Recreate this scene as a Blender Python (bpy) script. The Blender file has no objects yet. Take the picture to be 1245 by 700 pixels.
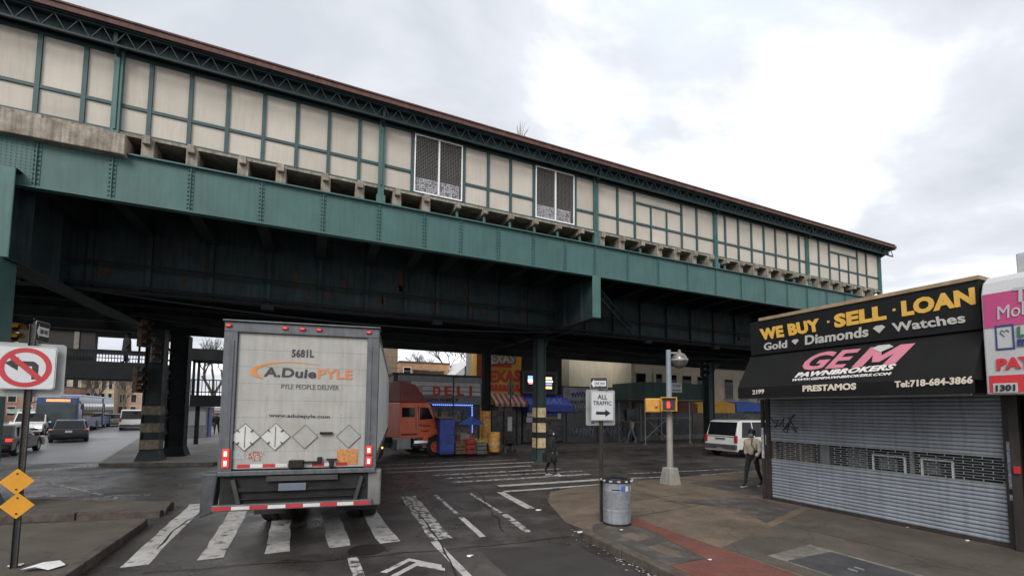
import bpy, math, random
from mathutils import Vector, Matrix
random.seed(7)
S = bpy.context.scene
COL = S.collection
PI = math.pi

# ------------------------------------------------------------------ camera
F_PX, CX, PY_, CAM_H = 532., 622.5, 461., 2.45          # focal length / principal point in photo pixels (1245 x 700)
PITCH, ROLL, YAW = math.radians(3.8), math.radians(.5), math.radians(24.3)
def _axes():
    f0 = Vector((math.sin(YAW), math.cos(YAW), 0)); r0 = Vector((math.cos(YAW), -math.sin(YAW), 0))
    f = f0*math.cos(PITCH) + Vector((0, 0, math.sin(PITCH)))
    u = Vector((0, 0, math.cos(PITCH))) - f0*math.sin(PITCH)
    a = -ROLL
    return r0*math.cos(a) - u*math.sin(a), u*math.cos(a) + r0*math.sin(a), f
AR, AU, AF = _axes()
cam = bpy.data.cameras.new('camera'); camo = bpy.data.objects.new('camera', cam); COL.objects.link(camo)
m = Matrix.Identity(4)
for i in range(3):
    m[i][0], m[i][1], m[i][2] = AR[i], AU[i], -AF[i]
m[2][3] = CAM_H
camo.matrix_world = m
cam.sensor_width = 36.; cam.sensor_fit = 'HORIZONTAL'; cam.lens = F_PX/1245.*36.
cam.shift_y = (PY_-350.)/1245.; cam.clip_start = .05; cam.clip_end = 3000.
S.camera = camo
# ------------------------------------------------------------------ sky, sun, exposure
SUN_EL, SUN_AZ = math.radians(38), math.radians(-140)      # azimuth clockwise from +Y
W = bpy.data.worlds.new('World'); S.world = W; W.use_nodes = True
nt = W.node_tree; nt.nodes.clear()
def N(nt, t, **k):
    n = nt.nodes.new(t)
    for a, b in k.items(): setattr(n, a, b)
    return n
sky = N(nt, 'ShaderNodeTexSky', sky_type='NISHITA', sun_disc=False, sun_elevation=SUN_EL, sun_rotation=SUN_AZ, air_density=1.5, dust_density=3.)
tc = N(nt, 'ShaderNodeTexCoord')
# cloud layer: project the direction on a flat cloud deck
sep = N(nt, 'ShaderNodeSeparateXYZ'); nt.links.new(tc.outputs['Generated'], sep.inputs[0])
mx = N(nt, 'ShaderNodeMath', operation='MAXIMUM'); nt.links.new(sep.outputs['Z'], mx.inputs[0]); mx.inputs[1].default_value = 0.0
ad = N(nt, 'ShaderNodeMath', operation='ADD'); nt.links.new(mx.outputs[0], ad.inputs[0]); ad.inputs[1].default_value = .22
dv = N(nt, 'ShaderNodeVectorMath', operation='DIVIDE'); nt.links.new(tc.outputs['Generated'], dv.inputs[0])
cb = N(nt, 'ShaderNodeCombineXYZ')
for i in range(3): nt.links.new(ad.outputs[0], cb.inputs[i])
nt.links.new(cb.outputs[0], dv.inputs[1])
mp = N(nt, 'ShaderNodeMapping'); nt.links.new(dv.outputs[0], mp.inputs[0]); mp.inputs['Location'].default_value = (-5.2, -3.7, 0); mp.inputs['Rotation'].default_value = (0, 0, .5); mp.inputs['Scale'].default_value = (.85, 1.25, .4)
n1 = N(nt, 'ShaderNodeTexNoise'); n1.inputs['Scale'].default_value = 1.55; n1.inputs['Detail'].default_value = 7.; n1.inputs['Roughness'].default_value = .52; n1.inputs['Distortion'].default_value = .25
nt.links.new(mp.outputs[0], n1.inputs['Vector'])
r1 = N(nt, 'ShaderNodeValToRGB'); nt.links.new(n1.outputs['Fac'], r1.inputs[0])
e = r1.color_ramp.elements
e[0].position = .34; e[0].color = (4.4, 4.65, 5.1, 1)
e[1].position = .66; e[1].color = (10.5, 10.5, 10.6, 1)
x = e.new(.46); x.color = (5.4, 5.65, 6.1, 1)
n2 = N(nt, 'ShaderNodeTexNoise'); n2.inputs['Scale'].default_value = .8; n2.inputs['Detail'].default_value = 4.
nt.links.new(mp.outputs[0], n2.inputs['Vector'])
r2 = N(nt, 'ShaderNodeValToRGB'); nt.links.new(n2.outputs['Fac'], r2.inputs[0])
r2.color_ramp.elements[0].position = .56; r2.color_ramp.elements[0].color = (1, 1, 1, 1)
r2.color_ramp.elements[1].position = .72; r2.color_ramp.elements[1].color = (.4, .4, .4, 1)
mixc = N(nt, 'ShaderNodeMix', data_type='RGBA'); nt.links.new(r2.outputs[0], mixc.inputs[0])
hz = N(nt, 'ShaderNodeMix', data_type='RGBA', blend_type='ADD'); hz.inputs[0].default_value = 1.
nt.links.new(sky.outputs[0], hz.inputs[6]); hz.inputs[7].default_value = (5.6, 6.4, 7.0, 1)
nt.links.new(hz.outputs[2], mixc.inputs[6]); nt.links.new(r1.outputs[0], mixc.inputs[7])
bg = N(nt, 'ShaderNodeBackground'); bg.inputs[1].default_value = .093
nt.links.new(mixc.outputs[2], bg.inputs[0])
wo = N(nt, 'ShaderNodeOutputWorld'); nt.links.new(bg.outputs[0], wo.inputs[0])
sl = bpy.data.lights.new('sun', 'SUN'); sl.energy = 1.5; sl.angle = math.radians(30); sl.color = (1, .97, .92)
so = bpy.data.objects.new('sun', sl); COL.objects.link(so)
sd = Vector((math.sin(SUN_AZ)*math.cos(SUN_EL), math.cos(SUN_AZ)*math.cos(SUN_EL), math.sin(SUN_EL)))
so.rotation_euler = sd.to_track_quat('Z', 'Y').to_euler(); so.location = sd*60
vs = S.view_settings; vs.view_transform = 'Standard'; vs.look = 'None'; vs.exposure = .75; vs.gamma = 1.; vs.use_curve_mapping = False
S.render.engine = 'CYCLES'

# ------------------------------------------------------------------ pixel -> place helpers
def ray(px, py): return AR*((px-CX)/F_PX) + AU*((PY_-py)/F_PX) + AF
def gp(px, py, z=0.):                                     # on a horizontal plane
    d = ray(px, py); t = (z-CAM_H)/d.z; return Vector((d.x*t, d.y*t, z))
def yp(px, py, Y): d = ray(px, py); t = Y/d.y; return Vector((d.x*t, Y, CAM_H+d.z*t))
def xp(px, py, X): d = ray(px, py); t = X/d.x; return Vector((X, d.y*t, CAM_H+d.z*t))

# ------------------------------------------------------------------ materials
MATS = {}
def M(name, col, rough=.65, metal=0., var=.18, scale=3., grain=.08, gscale=60., bump=0., bscale=80., streak=0., col2=None, emit=0., spec=.5, rvar=0., coat=0., objc=False, thr=.5, soft=.15, orand=0., rust=0.):
    if name in MATS: return MATS[name]
    mt = bpy.data.materials.new(name); mt.use_nodes = True; t = mt.node_tree; t.nodes.clear()
    out = N(t, 'ShaderNodeOutputMaterial'); p = N(t, 'ShaderNodeBsdfPrincipled'); t.links.new(p.outputs[0], out.inputs[0])
    p.inputs['Roughness'].default_value = rough; p.inputs['Metallic'].default_value = metal
    p.inputs['Specular IOR Level'].default_value = spec; p.inputs['Coat Weight'].default_value = coat; p.inputs['Coat Roughness'].default_value = .15
    if objc: c = N(t, 'ShaderNodeTexCoord').outputs['Object']
    else: c = N(t, 'ShaderNodeNewGeometry').outputs['Position']
    a = N(t, 'ShaderNodeTexNoise'); a.inputs['Scale'].default_value = scale; a.inputs['Detail'].default_value = 5.; a.inputs['Roughness'].default_value = .6; t.links.new(c, a.inputs['Vector'])
    g = N(t, 'ShaderNodeTexNoise'); g.inputs['Scale'].default_value = gscale; g.inputs['Detail'].default_value = 2.; t.links.new(c, g.inputs['Vector'])
    ra = N(t, 'ShaderNodeMapRange'); t.links.new(a.outputs['Fac'], ra.inputs[0])
    ra.inputs[1].default_value = .3; ra.inputs[2].default_value = .7; ra.inputs[3].default_value = 1-var; ra.inputs[4].default_value = 1+var
    rg = N(t, 'ShaderNodeMapRange'); t.links.new(g.outputs['Fac'], rg.inputs[0])
    rg.inputs[1].default_value = .3; rg.inputs[2].default_value = .7; rg.inputs[3].default_value = 1-grain; rg.inputs[4].default_value = 1+grain
    mu = N(t, 'ShaderNodeMath', operation='MULTIPLY'); t.links.new(ra.outputs[0], mu.inputs[0]); t.links.new(rg.outputs[0], mu.inputs[1])
    val = mu.outputs[0]
    if orand:
        oi = N(t, 'ShaderNodeObjectInfo'); ro = N(t, 'ShaderNodeMapRange'); t.links.new(oi.outputs['Random'], ro.inputs[0]); ro.inputs[3].default_value = 1-orand; ro.inputs[4].default_value = 1+orand
        m3 = N(t, 'ShaderNodeMath', operation='MULTIPLY'); t.links.new(val, m3.inputs[0]); t.links.new(ro.outputs[0], m3.inputs[1]); val = m3.outputs[0]
    if streak:
        mpn = N(t, 'ShaderNodeMapping'); mpn.inputs['Scale'].default_value = (7, 7, .45); t.links.new(c, mpn.inputs[0])
        s = N(t, 'ShaderNodeTexNoise'); s.inputs['Scale'].default_value = 2.2; s.inputs['Detail'].default_value = 4.; t.links.new(mpn.outputs[0], s.inputs['Vector'])
        rs = N(t, 'ShaderNodeMapRange'); t.links.new(s.outputs['Fac'], rs.inputs[0])
        rs.inputs[1].default_value = .42; rs.inputs[2].default_value = .68; rs.inputs[3].default_value = 1.; rs.inputs[4].default_value = 1-streak
        m2 = N(t, 'ShaderNodeMath', operation='MULTIPLY'); t.links.new(val, m2.inputs[0]); t.links.new(rs.outputs[0], m2.inputs[1]); val = m2.outputs[0]
    base = N(t, 'ShaderNodeRGB').outputs[0]; base.default_value = (*col, 1)
    if col2:
        b = N(t, 'ShaderNodeTexNoise'); b.inputs['Scale'].default_value = scale*1.7; b.inputs['Detail'].default_value = 6.; b.inputs['Roughness'].default_value = .65
        of = N(t, 'ShaderNodeVectorMath', operation='ADD'); of.inputs[1].default_value = (13.7, 4.2, 8.8); t.links.new(c, of.inputs[0]); t.links.new(of.outputs[0], b.inputs['Vector'])
        rb = N(t, 'ShaderNodeMapRange'); t.links.new(b.outputs['Fac'], rb.inputs[0]); rb.inputs[1].default_value = thr-soft; rb.inputs[2].default_value = thr+soft
        mc = N(t, 'ShaderNodeMix', data_type='RGBA'); t.links.new(rb.outputs[0], mc.inputs[0]); mc.inputs[6].default_value = (*col, 1); mc.inputs[7].default_value = (*col2, 1)
        base = mc.outputs[2]
    vm = N(t, 'ShaderNodeVectorMath', operation='SCALE'); t.links.new(base, vm.inputs[0]); t.links.new(val, vm.inputs['Scale'])
    t.links.new(vm.outputs[0], p.inputs['Base Color'])
    if rust:                                              # rust runs and pale droppings
        mpr = N(t, 'ShaderNodeMapping'); mpr.inputs['Scale'].default_value = (5, 5, .8); t.links.new(c, mpr.inputs[0])
        nr = N(t, 'ShaderNodeTexNoise'); nr.inputs['Scale'].default_value = 1.3; nr.inputs['Detail'].default_value = 7.; nr.inputs['Roughness'].default_value = .7; t.links.new(mpr.outputs[0], nr.inputs['Vector'])
        rx = N(t, 'ShaderNodeMapRange'); t.links.new(nr.outputs['Fac'], rx.inputs[0]); rx.inputs[1].default_value = .6; rx.inputs[2].default_value = .74; rx.inputs[4].default_value = rust
        mr = N(t, 'ShaderNodeMix', data_type='RGBA'); t.links.new(rx.outputs[0], mr.inputs[0]); t.links.new(vm.outputs[0], mr.inputs[6]); mr.inputs[7].default_value = (.075, .045, .03, 1)
        t.links.new(mr.outputs[2], p.inputs['Base Color'])
    if rvar:
        rr = N(t, 'ShaderNodeMapRange'); t.links.new(a.outputs['Fac'], rr.inputs[0]); rr.inputs[1].default_value = .35; rr.inputs[2].default_value = .65
        rr.inputs[3].default_value = rough-rvar; rr.inputs[4].default_value = rough+rvar; t.links.new(rr.outputs[0], p.inputs['Roughness'])
    if bump:
        bn = N(t, 'ShaderNodeTexNoise'); bn.inputs['Scale'].default_value = bscale; bn.inputs['Detail'].default_value = 3.; t.links.new(c, bn.inputs['Vector'])
        bu = N(t, 'ShaderNodeBump'); bu.inputs['Strength'].default_value = bump; bu.inputs['Distance'].default_value = .02; t.links.new(bn.outputs['Fac'], bu.inputs['Height']); t.links.new(bu.outputs[0], p.inputs['Normal'])
    if emit:
        p.inputs['Emission Color'].default_value = (*col, 1); p.inputs['Emission Strength'].default_value = emit
    MATS[name] = mt; return mt
def G(name, tint=(.009, .011, .014), rough=.05):            # window glass over a dark interior
    return M(name, tint, rough=rough, var=.3, scale=1.2, grain=0, spec=.22)

asphalt = M('asphalt', (.06, .055, .05), rough=.42, var=.4, scale=.55, grain=.35, gscale=110, bump=.35, bscale=160, col2=(.036, .033, .031), rvar=.24, thr=.52, soft=.06, spec=.4)
asph_far = M('asphalt_sky_sheen', (.15, .15, .152), rough=.4, var=.2, scale=.4, grain=.2, gscale=70, spec=.5)  # paler base colour holds the sky's reflection on the wet far road
conc_tan = M('pavement_tan', (.13, .096, .067), rough=.85, var=.3, scale=1.1, grain=.3, gscale=75, bump=.5, bscale=140, col2=(.095, .073, .054), thr=.5, soft=.1)
conc_grey = M('pavement_grey', (.08, .067, .053), rough=.8, var=.28, scale=1.2, grain=.28, gscale=85, bump=.4, bscale=140, col2=(.064, .054, .043))
conc_dark = M('pavement_dark', (.05, .044, .038), rough=.75, var=.3, scale=1.5, grain=.25, gscale=80, bump=.4, col2=(.1, .09, .078), thr=.56, soft=.1)
conc_far = M('pavement_far', (.11, .1, .09), rough=.65, var=.25, scale=.8, grain=.2, gscale=40, col2=(.07, .065, .06))
redbrick_pv = M('pavement_red', (.15, .042, .028), rough=.85, var=.25, scale=2., grain=.35, gscale=90, bump=.5, col2=(.11, .045, .035))
kerbm = M('kerb_stone', (.075, .066, .056), rough=.8, var=.35, scale=3., grain=.25, gscale=70, bump=.4, col2=(.05, .028, .02), thr=.55)
paint = M('road_paint', (.36, .35, .33), rough=.7, var=.22, scale=3., grain=.22, gscale=70, col2=(.06, .058, .055), thr=.6, soft=.06)
paint_worn = M('road_paint_worn', (.34, .33, .31), rough=.7, var=.25, scale=4., grain=.25, gscale=70, col2=(.045, .044, .043), thr=.52, soft=.06)
concrete = M('concrete', (.3, .265, .215), rough=.9, var=.25, scale=2.2, grain=.15, gscale=60, streak=.4, bump=.4, bscale=60, col2=(.15, .12, .09), thr=.56)
green = M('green_steel', (.045, .108, .101), rough=.5, var=.14, scale=1.3, grain=.06, gscale=40, streak=.14, spec=.35, rust=.55)
green_b = M('green_steel_bright', (.052, .122, .113), rough=.5, var=.14, scale=2., grain=.05, streak=.2, spec=.35, rust=.4, orand=.06)
mullm = M('mullion_green', (.032, .068, .072), rough=.55, var=.12, scale=2., grain=.05, spec=.35)
trussm = M('truss_green', (.011, .024, .025), rough=.6, var=.25, scale=2., grain=.1, spec=.25)
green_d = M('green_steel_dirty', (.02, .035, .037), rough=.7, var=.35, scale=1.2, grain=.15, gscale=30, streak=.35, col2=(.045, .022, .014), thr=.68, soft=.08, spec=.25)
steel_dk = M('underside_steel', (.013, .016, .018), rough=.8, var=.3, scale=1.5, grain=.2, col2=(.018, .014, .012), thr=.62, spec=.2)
panelm = M('screen_panel', (.455, .415, .355), rough=.75, var=.07, scale=1.2, grain=.03, streak=.05, orand=.08, rust=.14)
panelm2 = M('screen_panel_grey', (.435, .395, .335), rough=.75, var=.08, scale=1.2, grain=.03, streak=.08, orand=.08, rust=.2)
rooftile = M('roof_tile', (.115, .05, .038), rough=.8, var=.25, scale=4., grain=.2, streak=.2, col2=(.07, .035, .03))
galv = M('galvanised', (.3, .31, .32), rough=.5, metal=.35, var=.15, scale=4., grain=.08, streak=.2)
white_p = M('white_paint', (.72, .72, .71), rough=.5, var=.06, scale=3., grain=.03)
black_p = M('black_paint', (.014, .014, .015), rough=.5, var=.2, scale=5.)
rubber = M('rubber', (.016, .016, .016), rough=.85, var=.25, scale=8.)
chrome = M('bright_metal', (.55, .55, .56), rough=.22, metal=1., var=.1)
glass = G('dark_glass')
red_lit = M('lit_red_lamp', (1., .045, .03), emit=.9, var=0, grain=0)
amber_lit = M('lit_amber_lamp', (1., .45, .1), emit=2.2, var=0, grain=0)
white_lit = M('lit_white_lamp', (1., .85, .8), emit=2.5, var=0, grain=0)

def weather(mt, crack=.5, cscale=.55, spots=.0, sscale=9., specks=.0):
    """cracks, gum spots and light aggregate specks on a paving material"""
    t = mt.node_tree; p = next(n for n in t.nodes if n.type == 'BSDF_PRINCIPLED'); src = p.inputs['Base Color'].links[0].from_socket
    c = N(t, 'ShaderNodeNewGeometry').outputs['Position']
    nz = N(t, 'ShaderNodeTexNoise'); nz.inputs['Scale'].default_value = 1.6; nz.inputs['Detail'].default_value = 5.; t.links.new(c, nz.inputs['Vector'])
    mxv = N(t, 'ShaderNodeMix', data_type='RGBA', blend_type='ADD'); mxv.inputs[0].default_value = .9; t.links.new(c, mxv.inputs[6]); t.links.new(nz.outputs['Color'], mxv.inputs[7])
    vo = N(t, 'ShaderNodeTexVoronoi', feature='DISTANCE_TO_EDGE'); vo.inputs['Scale'].default_value = cscale; t.links.new(mxv.outputs[2], vo.inputs['Vector'])
    r = N(t, 'ShaderNodeMapRange'); t.links.new(vo.outputs['Distance'], r.inputs[0]); r.inputs[1].default_value = .0; r.inputs[2].default_value = .012; r.inputs[3].default_value = 1-crack; r.inputs[4].default_value = 1.
    val = r.outputs[0]
    if spots:
        v2 = N(t, 'ShaderNodeTexVoronoi'); v2.inputs['Scale'].default_value = sscale; t.links.new(c, v2.inputs['Vector'])
        sp_ = N(t, 'ShaderNodeMapRange'); t.links.new(v2.outputs['Distance'], sp_.inputs[0]); sp_.inputs[1].default_value = .12; sp_.inputs[2].default_value = .2; sp_.inputs[3].default_value = 1-spots; sp_.inputs[4].default_value = 1.
        mm = N(t, 'ShaderNodeMath', operation='MULTIPLY'); t.links.new(val, mm.inputs[0]); t.links.new(sp_.outputs[0], mm.inputs[1]); val = mm.outputs[0]
    if specks:
        v3 = N(t, 'ShaderNodeTexVoronoi'); v3.inputs['Scale'].default_value = 38.; t.links.new(c, v3.inputs['Vector'])
        s3 = N(t, 'ShaderNodeMapRange'); t.links.new(v3.outputs['Distance'], s3.inputs[0]); s3.inputs[1].default_value = .1; s3.inputs[2].default_value = .28; s3.inputs[3].default_value = 1+specks; s3.inputs[4].default_value = 1.
        mm = N(t, 'ShaderNodeMath', operation='MULTIPLY'); t.links.new(val, mm.inputs[0]); t.links.new(s3.outputs[0], mm.inputs[1]); val = mm.outputs[0]
    sc = N(t, 'ShaderNodeVectorMath', operation='SCALE'); t.links.new(src, sc.inputs[0]); t.links.new(val, sc.inputs['Scale']); t.links.new(sc.outputs[0], p.inputs['Base Color'])
weather(asphalt, .45, .5, .0, 9., .5); weather(conc_tan, .3, .45, .25, 6., .35); weather(conc_grey, .4, .5, .25, 6., .3); weather(conc_dark, .35, .7, .2, 7., .3); weather(redbrick_pv, .2, 1.2, .2, 8., .25); weather(conc_far, .4, .4)
# ------------------------------------------------------------------ mesh helpers
class MB:
    def __init__(s): s.v = []; s.f = []; s.mi = []; s.cur = 0
    def mat(s, i): s.cur = i; return s
    def add(s, vs, fs):
        b = len(s.v); s.v += [tuple(v) for v in vs]; s.f += [tuple(i+b for i in f) for f in fs]; s.mi += [s.cur]*len(fs); return s
    def box(s, a, b):
        x0, y0, z0 = (min(a[i], b[i]) for i in range(3)); x1, y1, z1 = (max(a[i], b[i]) for i in range(3))
        return s.add([(x0,y0,z0),(x1,y0,z0),(x1,y1,z0),(x0,y1,z0),(x0,y0,z1),(x1,y0,z1),(x1,y1,z1),(x0,y1,z1)],
                     [(3,2,1,0),(4,5,6,7),(0,1,5,4),(1,2,6,5),(2,3,7,6),(3,0,4,7)])
    def cbox(s, c, d): return s.box([c[i]-d[i]/2 for i in range(3)], [c[i]+d[i]/2 for i in range(3)])
    def bar(s, p, q, w, h=None, up=(0,0,1)):
        p, q = Vector(p), Vector(q); h = h or w; d = (q-p).normalized(); u = Vector(up)
        if abs(d.dot(u)) > .98: u = Vector((1,0,0))
        r = d.cross(u).normalized(); u = r.cross(d)
        vs = [c+r*a*w/2+u*b*h/2 for c in (p, q) for a, b in ((-1,-1),(1,-1),(1,1),(-1,1))]
        return s.add(vs, [(0,1,2,3),(7,6,5,4),(0,4,5,1),(1,5,6,2),(2,6,7,3),(3,7,4,0)])
    def tube(s, pts, r, n=8, cap=True):
        pts = [Vector(p) for p in pts]; rs = r if isinstance(r, (list, tuple)) else [r]*len(pts)
        vs = []; fs = []; pr = None
        for i, p in enumerate(pts):
            d = (pts[min(i+1, len(pts)-1)]-pts[max(i-1, 0)]).normalized()
            if pr is None:
                u = Vector((0,0,1)) if abs(d.z) < .9 else Vector((1,0,0)); a = d.cross(u).normalized()
            else:
                a = (pr-d*pr.dot(d)).normalized()
            pr = a; b = d.cross(a)
            vs += [p+(a*math.cos(2*PI*k/n)+b*math.sin(2*PI*k/n))*rs[i] for k in range(n)]
        for i in range(len(pts)-1):
            for k in range(n): fs.append((i*n+k, i*n+(k+1)%n, (i+1)*n+(k+1)%n, (i+1)*n+k))
        if cap: fs.append(tuple(range(n))[::-1]); fs.append(tuple((len(pts)-1)*n+k for k in range(n)))
        return s.add(vs, fs)
    def lathe(s, prof, c=(0,0,0), n=20, axis='z', cap=True):
        vs = []; fs = []
        for r, h in prof:
            for k in range(n):
                a = 2*PI*k/n; p = (r*math.cos(a), r*math.sin(a), h)
                if axis == 'x': p = (h, p[0], p[1])
                elif axis == 'y': p = (p[0], h, p[1])
                vs.append((p[0]+c[0], p[1]+c[1], p[2]+c[2]))
        for i in range(len(prof)-1):
            for k in range(n): fs.append((i*n+k, i*n+(k+1)%n, (i+1)*n+(k+1)%n, (i+1)*n+k))
        if cap: fs.append(tuple(range(n))[::-1]); fs.append(tuple((len(prof)-1)*n+k for k in range(n)))
        return s.add(vs, fs)
    def prism(s, poly, o, ex, ey, ez):                    # poly (u,v) on o+u*ex+v*ey, extruded by ez
        o, ex, ey, ez = Vector(o), Vector(ex), Vector(ey), Vector(ez); n = len(poly)
        b = [o+ex*u+ey*v for u, v in poly]
        return s.add(b+[p+ez for p in b], [tuple(range(n))[::-1], tuple(range(n, 2*n))]+[(i, (i+1)%n, n+(i+1)%n, n+i) for i in range(n)])
    def poly(s, pts): return s.add(pts, [tuple(range(len(pts)))])
    def build(s, name, mat, parent=None, world=False, smooth=False, bevel=0., kind=None, label=None, loc=None, sub=0):
        me = bpy.data.meshes.new(name)
        vs = s.v
        if world and parent is not None:
            r = parent
            while r.parent: r = r.parent
            inv = r.matrix_basis.inverted(); vs = [inv @ Vector(v) for v in vs]
        me.from_pydata(vs, [], s.f)
        for mt in (mat if isinstance(mat, (list, tuple)) else [mat]): me.materials.append(mt)
        if any(s.mi): me.polygons.foreach_set('material_index', s.mi)
        if smooth: me.polygons.foreach_set('use_smooth', [True]*len(me.polygons))
        import bmesh
        bm = bmesh.new(); bm.from_mesh(me); bmesh.ops.recalc_face_normals(bm, faces=bm.faces); bm.to_mesh(me); bm.free()
        o = bpy.data.objects.new(name, me); COL.objects.link(o)
        if parent is not None: o.parent = parent
        if loc: o.location = loc
        if bevel:
            b = o.modifiers.new('bevel', 'BEVEL'); b.width = bevel; b.segments = 2; b.limit_method = 'ANGLE'; b.angle_limit = math.radians(40)
        if sub:
            b = o.modifiers.new('sub', 'SUBSURF'); b.levels = sub; b.render_levels = sub
        if kind: o['kind'] = kind
        if label: o['label'] = label
        return o
def tag(o, label, cat, group=None):
    o['label'] = label; o['category'] = cat
    if group: o['group'] = group
    return o
def thing(name, label, cat, loc=(0,0,0), rz=0., group=None):
    o = bpy.data.objects.new(name, None); COL.objects.link(o); o.location = loc; o.rotation_euler = (0, 0, rz); o.empty_display_size = .2
    o.matrix_basis = Matrix.Translation(Vector(loc)) @ Matrix.Rotation(rz, 4, 'Z')
    return tag(o, label, cat, group)
def struct(o): o['kind'] = 'structure'; return o
def inst(src, parent, loc=(0,0,0), rot=(0,0,0), scale=(1,1,1), name=None):
    o = src.copy(); COL.objects.link(o); o.parent = parent; o.location = loc; o.rotation_euler = rot; o.scale = scale
    return o
def dup(root, loc, rz, label, group=None):
    r = root.copy(); COL.objects.link(r); r.location = loc; r.rotation_euler = (0, 0, rz); r['label'] = label
    if group: r['group'] = group
    for c in list(root.children):
        cc = c.copy(); COL.objects.link(cc); cc.parent = r
        for d in list(c.children):
            dd = d.copy(); COL.objects.link(dd); dd.parent = cc
    return r
_tc = {}
def text_mesh(body, bold=0., shear=0.):
    k = (body, bold, shear)
    if k in _tc: return _tc[k]
    cu = bpy.data.curves.new('t', 'FONT'); cu.body = body; cu.size = 1.; cu.offset = bold; cu.shear = shear; cu.resolution_u = 3; cu.extrude = .004; cu.space_character = 1.+bold*1.2
    o = bpy.data.objects.new('t', cu); COL.objects.link(o)
    bpy.context.view_layer.update()
    me = bpy.data.meshes.new_from_object(o.evaluated_get(bpy.context.evaluated_depsgraph_get()))
    vs = [v.co.copy() for v in me.vertices]; fs = [tuple(p.vertices) for p in me.polygons]
    bpy.data.objects.remove(o); bpy.data.curves.remove(cu); bpy.data.meshes.remove(me)
    x0 = min(v.x for v in vs); x1 = max(v.x for v in vs); y0 = min(v.y for v in vs); y1 = max(v.y for v in vs)
    _tc[k] = ([((v.x-x0)/(x1-x0), (v.y-y0)/(y1-y0), v.z/.004) for v in vs], fs); return _tc[k]
def lettering(body, mat, parent, bl, br, tl, depth=.006, bold=.02, world=True, name='lettering', shear=0.):
    """text filling the parallelogram bottom-left, bottom-right, top-left (3-D points)"""
    bl, br, tl = Vector(bl), Vector(br), Vector(tl); ex = br-bl; ey = tl-bl; n = ex.cross(ey).normalized()
    vs, fs = text_mesh(body, bold, shear)
    return MB().add([bl+ex*u+ey*v+n*depth*w for u, v, w in vs], fs).build(name, mat, parent, world=world)
# ================================================================== GROUND
road = struct(MB().poly([(-500,-60,0),(500,-60,0),(500,900,0),(-500,900,0)]).build('road', asphalt))
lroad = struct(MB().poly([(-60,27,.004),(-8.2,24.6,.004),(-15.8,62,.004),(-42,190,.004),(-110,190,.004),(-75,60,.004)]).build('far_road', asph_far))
def slab(name, pts, z, mat, side=None, z0=0., label=None):
    n = len(pts); b = MB()
    b.add([(x, y, z) for x, y in pts], [tuple(range(n))])
    b.mat(1).add([(x, y, z0) for x, y in pts]+[(x, y, z) for x, y in pts], [(i, (i+1)%n, n+(i+1)%n, n+i) for i in range(n)])
    return struct(b.build(name, [mat, side or kerbm]))
def sheet(name, pts, z, mat, parent, **k):
    return MB().poly([(p[0], p[1], z) for p in pts]).build(name, mat, parent, **k)
# --- right corner pavement, ramped at the corner
zp = .13
inner = [(6.2,8.6),(6.65,9.7),(7.3,10.35),(8.3,10.75),(11.9,10.8),(70,10.8)]
outer = [(5.02,8.25),(5.7,10.27),(6.42,11.42),(7.6,11.85),(11.9,11.8),(70,11.8)]
b = MB(); b.poly([(4.78,-40,zp),(70,-40,zp),(70,10.8,zp)]+[(x,y,zp) for x,y in inner[-2::-1]]+[(5.2,7.6,zp),(4.86,7.3,zp)])
zi = [zp]*6; zo = [.02,.015,.015,.02,.1,.12]
for i in range(5):
    a, c = inner[i], inner[i+1]; d, e = outer[i], outer[i+1]
    b.poly([(*a,zp),(*c,zp),(*e,zo[i+1]),(*d,zo[i])])
    b.mat(1).poly([(*d,zo[i]),(*e,zo[i+1]),(*e,-.01),(*d,-.01)]); b.mat(0)
b.poly([(5.2,7.6,zp),(*inner[0],zp),(*outer[0],.02)]); b.poly([(4.86,7.3,zp),(5.2,7.6,zp),(*outer[0],.02)])
b.mat(1).poly([(4.86,7.3,zp),(*outer[0],.02),(*outer[0],-.01),(4.86,7.3,-.01)])
b.poly([(4.78,-40,zp),(4.86,7.3,zp),(4.86,7.3,-.01),(4.78,-40,-.01)])
pave = struct(b.build('sidewalk', [conc_tan, kerbm]))
ks = None
for i in range(8):                                         # kerb stones along our lane
    y1 = 7.28-i*1.3; h = .012*math.sin(i*2.1)
    o = MB().box((4.70+h,y1-1.275,-.02),(4.90,y1,.142)).build('kerb_stone', kerbm, pave, bevel=.015)
Z = zp+.004
def pp(*px): return [tuple(gp(x, y, Z))[:2] for x, y in px]
sheet('grey_flagstone', [(6.42,5.46),(8.55,6.02),(10.9,6.75),(10.9,-12),(6.36,-12)], Z, conc_grey, pave)
sheet('grey_flagstone', [(8.2,8.75),(10.8,8.1),(10.8,6.95),(8.6,6.22),(9.3,7.4)], Z+.0005, conc_dark, pave)
sheet('grey_flagstone', [(11.0,10.6),(30,10.6),(30,8.4),(11.0,8.4)], Z, conc_dark, pave)
for ja, jb in (((6.4,7.72),(10.9,8.35)),((6.45,9.0),(10.9,9.35)),((8.35,7.95),(8.5,10.6)),((6.36,2.6),(10.9,2.7)),((8.9,6.1),(9.0,-4)),((4.95,4.0),(6.2,4.0)),((4.95,2.6),(6.2,2.6))):
    jd = (Vector((*jb,0))-Vector((*ja,0))).normalized(); jr = Vector((jd.y,-jd.x,0))*.009
    MB().poly([Vector((*ja,Z+.0042))-jr, Vector((*jb,Z+.0042))-jr, Vector((*jb,Z+.0042))+jr, Vector((*ja,Z+.0042))+jr]).build('joint', black_p if False else conc_dark, pave)
sheet('red_brick_strip', [(5.75,7.66),(6.34,7.68),(6.24,-12),(4.92,-12),(4.92,5.12),(5.66,5.1),(6.0,6.85)], Z+.003, redbrick_pv, pave)
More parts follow.
